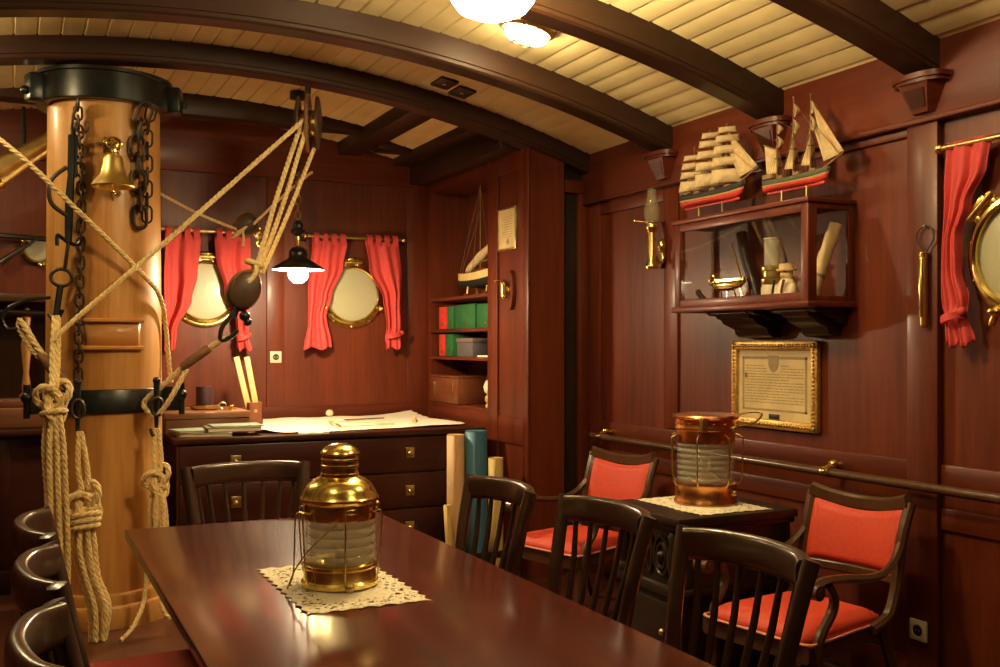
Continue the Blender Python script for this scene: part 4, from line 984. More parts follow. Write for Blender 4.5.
for y, lb in ((1.975, 'spindle-back dining chair nearest the viewer on the right side of the table'),
              (2.62, 'spindle-back dining chair in the middle of the right side of the table'),
              (3.20, 'spindle-back dining chair farthest back on the right side of the table, by the chart rolls')):
    dup(c0, (1.35 if y < 3 else 1.272, y, 0), PI, lb)
for y, lb in ((1.86, 'spindle-back dining chair nearest the viewer on the left side of the table'),
              (2.475, 'spindle-back dining chair in the middle of the left side of the table'),
              (3.07, 'spindle-back dining chair farthest back on the left side, by the mast')):
    dup(c0, (.368 if y > 2 else .358, y, 0), 0, lb)

# ------------------------------------------------------------------ red armchairs by the right wall
def make_armchair(label, loc, rz):
    t = thing('armchair', label, 'armchair', loc, rz, 'red upholstered armchairs by the right wall')
    def st(s):
        return smooth([V((-.13, s*.225, .365)), V((-.235, s*.222, .40)), V((-.285, s*.220, .49)), V((-.305, s*.22, .58)), V((-.325, s*.22, .68)), V((-.375, s*.225, .81))], 5)
    for s in (-1, 1):
        b = B(); b.bar(st(s), .036, .042, up=(0, 1, 0), bev=.3); L(b, 'back_stile', M['walnut_arm'], t)
    def bk(y, z):    # back surface: leans and is hollow
        q = (z-.5)/.31; return -.292-.022*q-.055*q*q-.035*(1-(y/.22)**2)
    b = B(); pts = [V((bk(y, .80), y, .782+.036*(abs(y)/.225)**2.2)) for y in [-.225+.45*k/20 for k in range(21)]]
    b.bar(pts, .034, .060, up=(0, 0, 1), bev=.3); L(b, 'top_rail', M['walnut_arm'], t)
    b = B(); pts = [V((bk(y, .525), y, .525)) for y in [-.215+.43*k/14 for k in range(15)]]; b.bar(pts, .026, .04, up=(0, 0, 1)); L(b, 'lower_rail', M['walnut_arm'], t)
    b = B()
    def pan(u, v):
        y = -.205+.41*u; z = .545+v*(.212+.034*(2*u-1)**2); e = min(u, 1-u, v, 1-v)
        return V((bk(y, z)+.004+.018*min(1, e/.10)**.6, y, z))
    b.grid(pan, 24, 20)
    def pan2(u, v):
        y = -.205+.41*u; z = .545+v*(.212+.034*(2*u-1)**2); return V((bk(y, z)-.012, y, z))
    b.grid(pan2, 24, 20); L(b, 'back_panel', M['red_seat'], t, sharp=80)
    b = B()
    def seat(u, v):
        x = -.235+.50*u; w_ = .205+.045*u-.03*max(0, u-.85)/.15; y = (2*v-1)*w_; e = min(u, 1-u, v, 1-v)
        return V((x, y, .375+.052*min(1, e/.13)**.5+.012*math.sin(PI*u)*math.sin(PI*v)))
    b.grid(seat, 28, 28); L(b, 'seat_cushion', M['red_seat'], t, thick=.004, sharp=80)
    edge = [V((-.235, -.207, .378)), V((0, -.229, .378)), V((.20, -.250, .378)), V((.266, -.222, .378)), V((.272, 0, .378)), V((.266, .222, .378)), V((.20, .25, .378)), V((0, .229, .378)), V((-.235, .207, .378))]
    b = B(); b.tube(smooth(edge, 4), .0055, 8); L(b, 'piping', plain('pale_red_piping', (.72, .30, .17, 1), .6) if 'pale_red_piping' not in bpy.data.materials else bpy.data.materials['pale_red_piping'], t)
    b = B(); b.bar([V((-.245, 0, .342)), V((.262, 0, .342))], .45, .06, up=(0, 0, 1), bev=.15, scale=[.92, 1.1]); L(b, 'seat_rail', M['walnut_arm'], t)
    for s in (-1, 1):
        arm = [V((-.315, s*.222, .665)), V((-.25, s*.235, .605)), V((-.16, s*.247, .572)), V((-.05, s*.253, .572)), V((.08, s*.255, .588)), V((.19, s*.255, .592)), V((.245, s*.255, .578))]
        b = B(); b.bar(smooth(arm, 5), .040, .030, up=(0, 0, 1), bev=.45, scale=lambda u: .8+.35*u); L(b, 'arm', M['walnut_arm'], t)
        b = B(); b.cyl((.25, s*.255-.032, .566), (.25, s*.255+.032, .566), .027, n=20); b.cyl((.25, s*.255-.037, .566), (.25, s*.255+.037, .566), .014, n=14); L(b, 'scroll', M['walnut_arm'], t)
        sup = [V((.17, s*.255, .58)), V((.135, s*.255, .53)), V((.14, s*.252, .48)), V((.185, s*.248, .42)), V((.21, s*.245, .37)), V((.205, s*.243, .31))]
        b = B(); b.bar(smooth(sup, 5), .034, .036, up=(0, 1, 0), bev=.3); L(b, 'arm_support', M['walnut_arm'], t)
        b = B(); b.bar(smooth([V((.215, s*.225, .36)), V((.225, s*.225, .2)), V((.245, s*.225, 0))], 4), .042, .042, up=(0, 1, 0), scale=lambda u: 1-.35*u); L(b, 'front_leg', M['walnut_arm'], t)
        b = B(); b.bar(smooth([V((-.20, s*.215, .36)), V((-.26, s*.215, .22)), V((-.345, s*.22, 0))], 4), .040, .040, up=(0, 1, 0), scale=lambda u: 1-.25*u); L(b, 'rear_leg', M['walnut_arm'], t)
    return t
a0 = make_armchair('red upholstered armchair with scroll arms on the right, below the handrail', (2.695, 2.925, 0), PI+math.radians(9))
dup(a0, (2.68, 4.57, 0), PI+math.radians(16), 'red upholstered armchair behind the dining chairs, left of the copper lantern')

# ------------------------------------------------------------------ dark carved side chest under the copper lantern
SX0, SX1, SY0, SY1, SZ = 2.35, 2.96, 3.215, 3.75, .735
t = thing('side_cabinet', 'low black carved cabinet carrying the copper lantern between the two armchairs', 'cabinet', ((SX0+SX1)/2, (SY0+SY1)/2, 0))
b = B(); b.bb((SX0, SY0, SZ-.035), (SX1, SY1, SZ), .008); b.bb((SX0+.02, SY0+.02, SZ-.06), (SX1, SY1-.02, SZ-.034), .008); b.build('top', M['ebony'], t)
b = B(); b.bb((SX0+.05, SY0+.05, .08), (SX1, SY1-.05, SZ-.058), .004); b.build('body', M['ebony'], t)
b = B(); b.bb((SX0+.02, SY0+.02, 0), (SX1, SY1-.02, .09), .01); b.build('plinth', M['ebony'], t)
b = B(); b.bb((SX0+.03, SY0+.03, .40), (SX1, SY1-.03, .44), .01); b.build('moulding', M['ebony'], t)
for y in (SY0+.085, SY1-.085):
    b = B(); b.lathe([(0, 0), (.022, 0), (.026, .02), (.016, .04), (.026, .08), (.030, .12), (.018, .17), (.024, .2), (.014, .22), (0, .22)], (SX0+.035, y, .445), 16); b.build('turned_column', M['ebony'], t)
b = B()
for s in (-1, 1):
    yc = (SY0+SY1)/2
    for r_ in (.05, .08): b.tube([V((SX0+.046, yc+s*(.085)+r_*.6*math.cos(a), .555+r_*math.sin(a))) for a in [2*PI*k/20 for k in range(20)]], .009, 6, closed=True)
    b.ball((SX0+.046, yc+s*.085, .555), .022, 10)
b.tube([V((SX0+.046, yc+.02*math.cos(a), .555+.08*math.sin(a))) for a in [2*PI*k/16 for k in range(16)]], .009, 6, closed=True)
b.build('carving', M['ebony'], t)
b = B(); b.bb((SX0+.040, SY0+.12, .12), (SX0+.054, SY1-.12, .37), .006); d = b.build('door', M['ebony'], t)
b = B(); b.ball((SX0+.03, SY0+.16, .25), .014, 10); b.build('knob', M['brass_dull'], d)

# ------------------------------------------------------------------ lace doilies
def doily(x0, x1, y0, y1, z, label, seed, nx=58, ny=88, drop=None):
    rnd = random.Random(seed); b = B(); cx, cy = (x0+x1)/2, (y0+y1)/2
    idx = {}
    def pos(i, j):
        u, v = i/nx, j/ny
        ex = .012*(abs(math.sin(v*PI*11))); ey = .012*(abs(math.sin(u*PI*7)))
        x = x0+ex+(x1-x0-2*ex)*u; y = y0+ey+(y1-y0-2*ey)*v
        zz = z+.0022+.0008*math.sin(31*u+17*v)+.0008*math.sin(13*v-9*u)
        return V((x, y, zz))
    for j in range(ny+1):
        for i in range(nx+1): idx[i, j] = b.bm.verts.new(pos(i, j))
    for j in range(ny):
        for i in range(nx):
            d = min(i, nx-1-i, j, ny-1-j)
            hole = False
            if d in (1, 3, 4, 6, 9, 10, 12) : hole = (i*7+j*5+(i*j) % 3) % (3 if d < 3 else 4) == 0
            if d in (3, 8): hole = rnd.random() < .12
            if 5 <= d <= 10: hole = hole or (math.sin(i*.75)*math.sin(j*.75) > .72)
            if not hole: b.bm.faces.new((idx[i, j], idx[i+1, j], idx[i+1, j+1], idx[i, j+1]))
    return tag(b.build('lace_doily', M['lace'], thick=.0014, sharp=80), label, 'doily')
doily(.650, .990, 2.43, 3.00, TZ, 'cream lace doily on the dining table under the brass lantern', 1)
doily(2.475, 2.85, 3.245, 3.72, SZ, 'cream lace doily on the black cabinet under the copper lantern', 2, 62, 74)

# ------------------------------------------------------------------ ship lanterns
def fresnel(r0, z0, z1, n, amp, wall=.012):
    out = []
    N = n*8
    for i in range(N+1):
        q = i/N; ph_ = (q*n) % 1
        out.append((r0+amp*abs(math.sin(PI*q*n))**.7, z0+(z1-z0)*q))
    return out+[(r0-wall, z1), (r0-wall, z0)]
z0 = TZ+.0035
bl = thing('ship_lantern', 'polished brass ship lantern with ribbed glass on the dining table', 'lantern', (.822, 2.705, z0))
b = B(); b.lathe([(0, 0), (.103, 0), (.107, .004), (.107, .014), (.101, .020), (.099, .050), (.103, .055), (.103, .062), (.094, .068), (.0, .066)], n=56); L(b, 'base', M['brass'], bl)
b = B(); b.lathe(fresnel(.094, .066, .190, 5, .006), n=64, closed=True); L(b, 'lens', M['lens'], bl)
b = B(); b.lathe([(.090, .184), (.099, .186), (.101, .192), (.100, .228), (.108, .236), (.109, .244), (.104, .250), (.100, .262), (.088, .280), (.070, .294), (.056, .300), (.053, .302), (.053, .31), (.050, .312), (.050, .36), (.053, .362), (.055, .366), (.053, .370), (.048, .376), (.034, .386), (.018, .391), (0, .392), (0, .384), (.04, .36), (.045, .305), (.08, .27), (.09, .24)], n=56, closed=False); L(b, 'chimney_top', M['brass'], bl)
b = B(); b.lathe([(.0505, .325), (.0525, .327), (.0525, .333), (.0505, .335)], n=56, closed=True); b.lathe([(.0505, .345), (.0520, .347), (.0520, .350), (.0505, .352)], n=56, closed=True); L(b, 'band', M['brass_dull'], bl)
b = B(); b.lathe([(0, .067), (.045, .067), (.045, .072), (.02, .082), (.012, .095), (.0, .095)], n=32); L(b, 'burner', M['brass_dull'], bl)
for k in range(6):
    a = 2*PI*k/6+.35; ca, sa = math.cos(a), math.sin(a)
    b = B(); b.tube(smooth([(.098*ca, .098*sa, .205), (.118*ca, .118*sa, .212), (.124*ca, .124*sa, .195), (.120*ca, .120*sa, .12), (.114*ca, .114*sa, .05), (.106*ca, .106*sa, .018)], 5), .0024, 6); L(b, 'guard_wire', M['brass_dull'], bl)
b = B()   # carrying handle dropped down on the left
b.tube(smooth([(-.098, -.03, .205), (-.120, -.03, .212), (-.133, -.03, .20), (-.136, -.03, .12), (-.140, -.03, .045), (-.158, -.04, .012), (-.150, -.045, .035), (-.135, -.05, .07), (-.10, -.085, .13), (-.045, -.115, .185)], 6), .0022, 6); L(b, 'handle', M['brass_dull'], bl)
b = B(); b.ball((-.005, -.108, .010), .014, 12, (1, .8, .9)); L(b, 'knob', M['brass_dull'], bl)
b = B(); b.ball((.106, 0, .215), .012, 10); L(b, 'stud', M['brass_dull'], bl)
b = B(); b.ball((.0, -.103, .215), .012, 10, (1.4, .6, .8)); b.box((.0, -.101, .215), (.04, .008, .016), .003); L(b, 'latch', M['brass_dull'], bl)

cz0 = SZ+.0035
cl = thing('ship_lantern', 'wide copper ship lantern with ribbed glass on the black cabinet', 'lantern', (2.70, 3.505, cz0))
b = B(); b.lathe([(0, 0), (.132, 0), (.136, .004), (.136, .012), (.130, .02), (.129, .075), (.133, .082), (.133, .088), (.118, .092), (0, .09)], n=56); L(b, 'base', M['copper'], cl)
b = B(); b.lathe(fresnel(.116, .092, .265, 7, .007), n=64, closed=True); L(b, 'lens', M['lens_dark'], cl)
b = B(); b.lathe([(.112, .262), (.124, .264), (.126, .27), (.125, .315), (.131, .32), (.132, .325), (.130, .330), (.130, .362), (.140, .366), (.145, .374), (.140, .381), (.10, .386), (.04, .389), (0, .390), (0, .38), (.11, .372), (.12, .30)], n=56); L(b, 'hood', M['copper'], cl)
b = B(); b.lathe([(0, .091), (.06, .091), (.062, .10), (.03, .13), (.0, .135)], n=28); b.lathe([(.0, .137), (.018, .137), (.022, .17), (.014, .2), (0, .2)], n=16); L(b, 'burner', M['brass_dull'], cl)
for k in range(7):
    a = 2*PI*k/7+.25; ca, sa = math.cos(a), math.sin(a)
    b = B(); b.tube(smooth([(.128*ca, .128*sa, .30), (.150*ca, .150*sa, .29), (.158*ca, .158*sa, .27), (.156*ca, .156*sa, .14), (.150*ca, .150*sa, .10), (.134*ca, .134*sa, .08)], 5), .0028, 6); L(b, 'guard_wire', M['brass_dull'], cl)
b = B(); b.tube(smooth([(.10, -.10, .335), (.16, -.12, .345), (.215, -.11, .375), (.22, -.09, .39), (.18, -.06, .388), (.12, -.05, .37)], 6), .005, 8); L(b, 'handle', M['brass_dull'], cl)
b = B(); b.box((-.09, -.105, .345), (.03, .03, .06), .008); L(b, 'latch', M['brass_dull'], cl)
for p_ in ((.055, -.122, .325), (.06, -.118, .05)):
    b = B(); b.ball(p_, .013, 10); L(b, 'knob', M['brass_dull'], cl)
b = B(); b.lathe([(.129, .340), (.1325, .342), (.1325, .350), (.129, .352)], n=56, closed=True)
for k in range(16):
    a = 2*PI*k/16; b.ball((.1325*math.cos(a), .1325*math.sin(a), .346), .004, 6)
L(b, 'rivet_band', M['copper'], cl)

# ------------------------------------------------------------------ handrail along the right wall
hr = thing('handrail', 'dark wooden handrail on brass holders along the right wall', 'handrail', (XR-.09, 3.5, .868))
b = B(); b.tube([(XR-.09, YF+.05, .868), (XR-.09, 2.0, .868), (XR-.09, 5.24, .868)], .019, 14); b.build('rail', M['walnut_arm'], hr)
b = B(); b.lathe([(0, -.02), (.022, -.018), (.026, 0), (.022, .02), (.018, .025), (0, .03)], (XR-.09, 5.24, .868), 16, rot=(-PI/2, 0, 0)); b.build('end_cap', M['brass'], hr)
for y in (5.14, 3.28, 1.3):
    b = B(); b.lathe([(0, 0), (.034, 0), (.034, .006), (.018, .012), (.012, .03), (.012, .07), (0, .07)], (XR, y, .895), 20, rot=(0, -PI/2, 0))
    b.cyl((XR-.07, y, .895), (XR-.09, y, .885), .013, n=12); b.ball((XR-.055, y, .90), .022, 12); b.lathe([(.0185, -.022), (.025, -.022), (.027, 0), (.025, .022), (.0185, .022)], (XR-.09, y, .868), 18, rot=(PI/2, 0, 0), closed=True); b.ball((XR-.112, y-.0, .872), .015, 10); b.build('holder', M['brass'], hr)

# ------------------------------------------------------------------ framed certificate
cf = thing('framed_certificate', 'gilt framed old certificate with a small crest on the right wall', 'picture', (XR-.016, 3.705, 1.23))
y0, y1, z0_, z1_ = 3.405, 4.003, 1.02, 1.44; fw = .045; XC = XR
b = B()
for lo, hi in (((XC-.03, y0, z0_), (XC, y0+fw, z1_)), ((XC-.03, y1-fw, z0_), (XC, y1, z1_)), ((XC-.03, y0, z0_), (XC, y1, z0_+fw)), ((XC-.03, y0, z1_-fw), (XC, y1, z1_))): b.bb(lo, hi, .010)
n = 30
for k in range(n):
    for zz in (z0_+fw*.5, z1_-fw*.5): b.ball((XC-.030, y0+.02+(y1-y0-.04)*k/(n-1), zz), .0085, 6)
    if k < 22:
        for yy in (y0+fw*.5, y1-fw*.5): b.ball((XC-.030, yy, z0_+.02+(z1_-z0_-.04)*k/21), .0085, 6)
b.build('frame', M['gold'], cf)
b = B(); b.bb((XC-.016, y0+fw-.004, z0_+fw-.004), (XC-.010, y1-fw+.004, z1_-fw+.004)); b.build('sheet', M['parch'], cf)
def cb(b, ya, yb_, za, zb): b.bb((XC-.0172, min(ya, yb_), za), (XC-.0158, max(ya, yb_), zb))
b = B(); iy0, iy1, iz0, iz1 = y0+.075, y1-.075, z0_+.085, z1_-.075; w_ = .013
cb(b, iy0, iy0+w_, iz0, iz1); cb(b, iy1-w_, iy1, iz0, iz1); cb(b, iy0, iy1, iz0, iz0+w_*.7); cb(b, iy0, iy1, iz1-w_, iz1); b.build('border', M['ink_mid'], cf)
b = B(); yc = (y0+y1)/2
Mx = Matrix(((0, 0, 1, XC-.0168), (1, 0, 0, yc), (0, 1, 0, iz1-.035), (0, 0, 0, 1)))
b.prism([(-.035, .04), (.035, .04), (.035, -.005), (.02, -.03), (0, -.042), (-.02, -.03), (-.035, -.005)], -.0012, 0, Mx); b.build('crest', M['ink_mid'], cf)
b = B(); rnd = random.Random(12)
for k in range(15):
    z = iz1-.045-.0135*k
    if z < iz0+.035: break
    y = iy1-.022
    stop = iy0+.02+(.0 if k % 5 else .10)
    while y > stop:
        l_ = rnd.uniform(.012, .04); ya, yb_ = y, max(stop, y-l_)
        if not (z > iz1-.085 and abs((ya+yb_)/2-yc) < .05): cb(b, ya, yb_, z-.0018, z+.0018+rnd.uniform(0, .001))
        y -= l_+rnd.uniform(.004, .008)
b.build('writing', M['ink_mid'], cf)
b = B(); cb(b, iy1-.035, iy1-.018, iz1-.105, iz1-.08); b.build('stamp', M['ink'], cf)
b = B(); b.bb((XC-.0205, yc-.04, z0_+fw+.004), (XC-.016, yc+.03, z0_+fw+.026), .001); b.build('name_plate', M['black'], cf)

# ------------------------------------------------------------------ glass display cabinet on corbels
gx, gy0, gy1, gz0, gz1 = 3.004, 3.208, 4.15, 1.585, 2.045
gc = thing('glass_cabinet', 'small dark wall cabinet with glass front and side on the right wall', 'cabinet', (XR, (gy0+gy1)/2, gz0))
b = B(); b.bb((gx-.012, gy0-.012, gz1-.022), (XR, gy1+.012, gz1), .006); b.bb((gx-.014, gy0-.014, gz0-.004), (XR, gy1+.014, gz0+.022), .007); b.bb((XR-.014, gy0, gz0+.02), (XR-.001, gy1, gz1-.02)); b.build('carcass', M['mah_y'], gc)
b = B()
for lo, hi in (((gx, gy0, gz0+.02), (gx+.03, gy0+.045, gz1-.02)), ((gx, gy1-.045, gz0+.02), (gx+.03, gy1, gz1-.02)), ((gx+.001, gy0+.044, gz0+.021), (gx+.029, gy1-.044, gz0+.06)), ((gx+.001, gy0+.044, gz1-.06), (gx+.029, gy1-.044, gz1-.021))): b.bb(lo, hi, .004)
d = b.build('door', M['mah_z'], gc)
b = B(); b.box((gx+.016, (gy0+gy1)/2, (gz0+gz1)/2), (.003, gy1-gy0-.085, gz1-gz0-.114), 0, rot=(0, 0, .026)); b.build('glass', M['glass_thin'], d)
for yy in (gy0, gy1-.02):
    b = B()
    for lo, hi in (((gx+.03, yy, gz0+.02), (gx+.05, yy+.02, gz1-.02)), ((XR-.035, yy, gz0+.02), (XR-.012, yy+.02, gz1-.02)), ((gx+.049, yy+.001, gz0+.021), (XR-.034, yy+.019, gz0+.045)), ((gx+.049, yy+.001, gz1-.045), (XR-.034, yy+.019, gz1-.021))): b.bb(lo, hi, .003)
    b.build('side_frame', M['mah_z'], gc)
for yy in (gy0+.008, gy1-.012):
    b = B(); b.bb((gx+.045, yy, gz0+.04), (XR-.03, yy+.004, gz1-.04)); b.build('side_glass', M['glass_thin'], gc)
for (ya, yb_) in ((3.62, 3.96), (3.235, 3.50)):
    b = B(); prof = [(0, 0), (0, -.125), (-.05, -.125), (-.075, -.11), (-.085, -.085), (-.11, -.075), (-.15, -.06), (-.165, -.04), (-.19, -.035), (-.20, -.018), (-.215, -.012), (-.215, 0)]
    n = 4
    for i in range(n):
        s0_, s1_ = i/n, (i+1)/n
    Mx = Matrix(((1, 0, 0, XR), (0, 0, 1, 0), (0, 1, 0, gz0-.004), (0, 0, 0, 1)))
    b.prism(prof, ya+.05, yb_-.05, Mx); b.prism([(p*.8, q*.55) for p, q in prof], ya+.015, yb_-.015, Mx); b.prism([(p*.98, max(q, -.02)) for p, q in prof], ya, yb_, Mx)
    b.build('corbel', M['ebony'], gc)
fz = gz0+.0225     # floor of the cabinet
# contents
t = thing('navigation_instrument', 'brass navigation instrument with legs and two upright arms inside the glass cabinet', 'instrument', (3.12, 3.88, fz))
b = B()
for k in range(5): 
    yy = -.12+.06*k; b.cyl((.0+.02*(k % 2), yy, 0), (0, yy*.8, .085), .004, n=6)
b.tube([V((0, .135*math.cos(a), .135-.05*math.sin(a))) for a in [PI*k/16 for k in range(17)]], .010, 8); b.bar([(0, -.135, .128), (0, .135, .128)], .014, .018); b.box((0, 0, .105), (.03, .20, .03), .006); L(b, 'body', M['brass'], t)
b = B(); b.cyl((0, -.11, .12), (.0, -.03, .30), .005, n=8); b.cyl((0, .11, .11), (0, .125, .30), .004, n=8); b.ball((0, .105, .15), .018, 10); b.ball((0, -.11, .12), .016, 10); L(b, 'arm', M['brass'], t)
b = B(); b.cyl((-.02, .20, .075), (-.02, .115, .005), .014, n=12); b.ball((-.02, .20, .078), .015, 10); L(b, 'telescope', M['ebony'], t)
b = B(); b.tube(smooth([(3.19, 3.74, fz+.028), (3.19, 3.775, fz+.12), (3.20, 3.84, fz+.24), (3.215, 3.89, fz+.36)], 5), .026, 12); tag(b.build('horn', M['ebony']), 'dark curved horn standing behind the brass instrument in the glass cabinet', 'horn')
t = thing('oil_lamp', 'small clear glass oil lamp with brass collar in the middle of the glass cabinet', 'lamp', (3.14, 3.585, fz))
b = B(); b.lathe([(0, 0), (.050, 0), (.050, .07), (.044, .09), (0, .09)], n=28); L(b, 'font', M['ivory'], t)
b = B(); b.lathe([(0, .09), (.046, .09), (.050, .10), (.050, .115), (.040, .125), (.040, .15), (.048, .155), (.048, .17), (.03, .18), (0, .18)], n=28); L(b, 'collar', M['brass_dull'], t)
b = B(); b.lathe([(.034, .175), (.036, .175), (.036, .30), (.034, .30)], n=28, closed=True); L(b, 'chimney', M['lens'], t)
b = B(); b.lathe([(.033, .298), (.038, .298), (.038, .304), (.033, .304)], n=28, closed=True); L(b, 'rim', M['ivory'], t)
t = thing('carved_figurine', 'small pale carved figurine with a flat hat beside the oil lamp in the glass cabinet', 'figurine', (3.09, 3.43, fz))
b = B(); b.lathe([(0, 0), (.058, 0), (.060, .02), (.052, .05), (.040, .085), (.026, .105), (0, .11)], n=24); b.ball((-.01, .045, .05), .026, 10, (.9, .8, 1.4)); b.ball((-.01, -.045, .05), .026, 10, (.9, .8, 1.4)); b.ball((-.04, .02, .03), .022, 10); b.ball((-.04, -.02, .03), .022, 10); L(b, 'torso', M['ivory'], t)
b = B(); b.ball((0, 0, .125), .030, 14, (1, .95, 1.05)); b.ball((-.03, 0, .120), .008, 8); L(b, 'head', M['parch'], t)
b = B(); b.lathe([(0, .142), (.046, .142), (.046, .150), (.034, .152), (.036, .172), (0, .174)], n=24); L(b, 'hat', M['parch'], t)
for s in (-1, 1):
    b = B(); b.tube([(-.045, s*.03, .10), (-.058, s*.028, .05), (-.055, s*.03, .015)], .006, 6); L(b, 'dark_strap', M['ebony'], t)
t = thing('glass_ball', 'tiny clear glass ball in the front right corner of the glass cabinet', 'ball', (3.06, 3.29, fz+.016), 0, 'glass balls in the cabinet')
b = B(); b.ball((0, 0, 0), .016, 14); L(b, 'sphere', M['glass'], t)
dup(t, (3.10, 3.295, fz+.012), 0, 'second tiny glass ball just behind the front one in the glass cabinet')
t = thing('parchment_scroll', 'long rolled parchment leaning in the right end of the glass cabinet', 'scroll', (3.15, 3.26, fz))
b = B(); p, q = V((3.10, 3.30, fz+.012)), V((3.20, 3.248, fz+.335))
pts = [p.lerp(q, k/12) for k in range(13)]; rr = [.028+.002*math.sin(k*2.1)+(.004 if k < 3 else 0) for k in range(13)]
b.tube(pts, rr, 20, caps=False); b.tube([pts[-1], pts[-4]], [.023, .023], 20); b.lathe([(.022, -.001), (rr[-1], -.001), (rr[-1], .001), (.022, .001)], tuple(q), 20, rot=(.13, .24, 0), closed=True); b.build('sheet', M['parch'], t)
b = B(); m_ = p.lerp(q, .52); b.tube([p.lerp(q, .3), p.lerp(q, .33)], [.0335, .0335], 20); b.build('tie', M['book_grey'], t)

# ------------------------------------------------------------------ brass oil lamp on the wall
wl = thing('wall_lamp', 'brass candle lamp with a glass chimney on a wooden wall plate', 'wall lamp', (XR, 4.60, 2.0))
Mx = Matrix(((0, 0, 1, XR-.016), (1, 0, 0, 4.605), (0, 1, 0, 1.975), (0, 0, 0, 1)))
b = B(); b.prism([(.045*math.cos(a), .13*math.sin(a)) for a in [2*PI*k/40 for k in range(40)]], -.024, .016, Mx); b.build('wall_plate', M['mah_z'], wl)
ly = 4.56; lx = XR-.12
b = B(); b.lathe([(0, 0), (.034, 0), (.038, .01), (.034, .03), (.024, .045), (.022, .055), (.022, .20), (.026, .205), (.032, .22), (.034, .24), (.026, .26), (.02, .27), (0, .27)], (lx, ly, 1.835), 24); b.build('candle_tube', M['brass'], wl)
b = B(); b.lathe([(.030, .24), (.034, .25), (.046, .30), (.044, .33), (.028, .38), (.022, .44), (.0205, .44), (.0265, .38), (.0425, .33), (.0445, .30), (.0325, .25)], (lx, ly, 1.835), 28, closed=True); b.build('chimney', M['clear'], wl)
b = B(); b.tube(smooth([(lx+.02, ly, 1.92), (lx+.05, ly, 1.875), (lx+.075, ly+.005, 1.89), (lx+.075, ly+.01, 1.96)], 6), .011, 10); b.ball((lx+.072, ly+.01, 1.965), .030, 14, (.8, .8, 1.35)); b.cyl((lx+.072, ly+.01, 1.97), (XR-.03, ly+.03, 1.97), .016, n=12); b.build('bracket', M['brass'], wl)
b = B(); b.tube([V((lx+.030*math.cos(a), ly+.030*math.sin(a), 2.09)) for a in [2*PI*k/20 for k in range(20)]], .005, 6, closed=True); b.cyl((lx-.03, ly, 2.09), (lx-.075, ly+.05, 2.10), .005, n=8); b.ball((lx-.078, ly+.053, 2.10), .012, 10); b.build('gallery', M['brass'], wl)

# hanging brass tube with a wire loop on the pilaster
t = thing('brass_thermometer', 'slim brass tube hanging from a thin wire loop on the wall pilaster', 'instrument', (XR-.032, 2.80, 1.65))
xp = XR-.032
TY = 2.80
b = B(); b.cyl((xp-.02, TY, 1.50), (xp-.02, TY, 1.785), .0145, n=16); b.ball((xp-.02, TY, 1.50), .014, 12); b.build('tube', M['brass_dull'], t)
b = B(); b.bb((xp-.040, TY-.007, 1.53), (xp-.034, TY+.007, 1.76), .002); b.build('scale_strip', M['brass'], t)
b = B(); b.lathe([(.013, 0), (.017, 0), (.017, .016), (.013, .016)], (xp-.02, TY, 1.765), 16, closed=True); b.build('collar', M['brass'], t)
b = B(); lp_ = [V((xp-.014, TY+.042*math.sin(a), 1.845-.042*math.cos(a))) for a in [.45+(2*PI-.9)*k/24 for k in range(25)]]; b.tube([V((xp-.018, TY+.010, 1.782))]+lp_+[V((xp-.018, TY-.010, 1.782))], .0032, 6); b.build('loop', M['iron_rust'], t)
b = B(); b.cyl((xp, TY, 1.885), (xp-.022, TY, 1.888), .004, n=8); b.build('nail', M['brass_dull'], t)

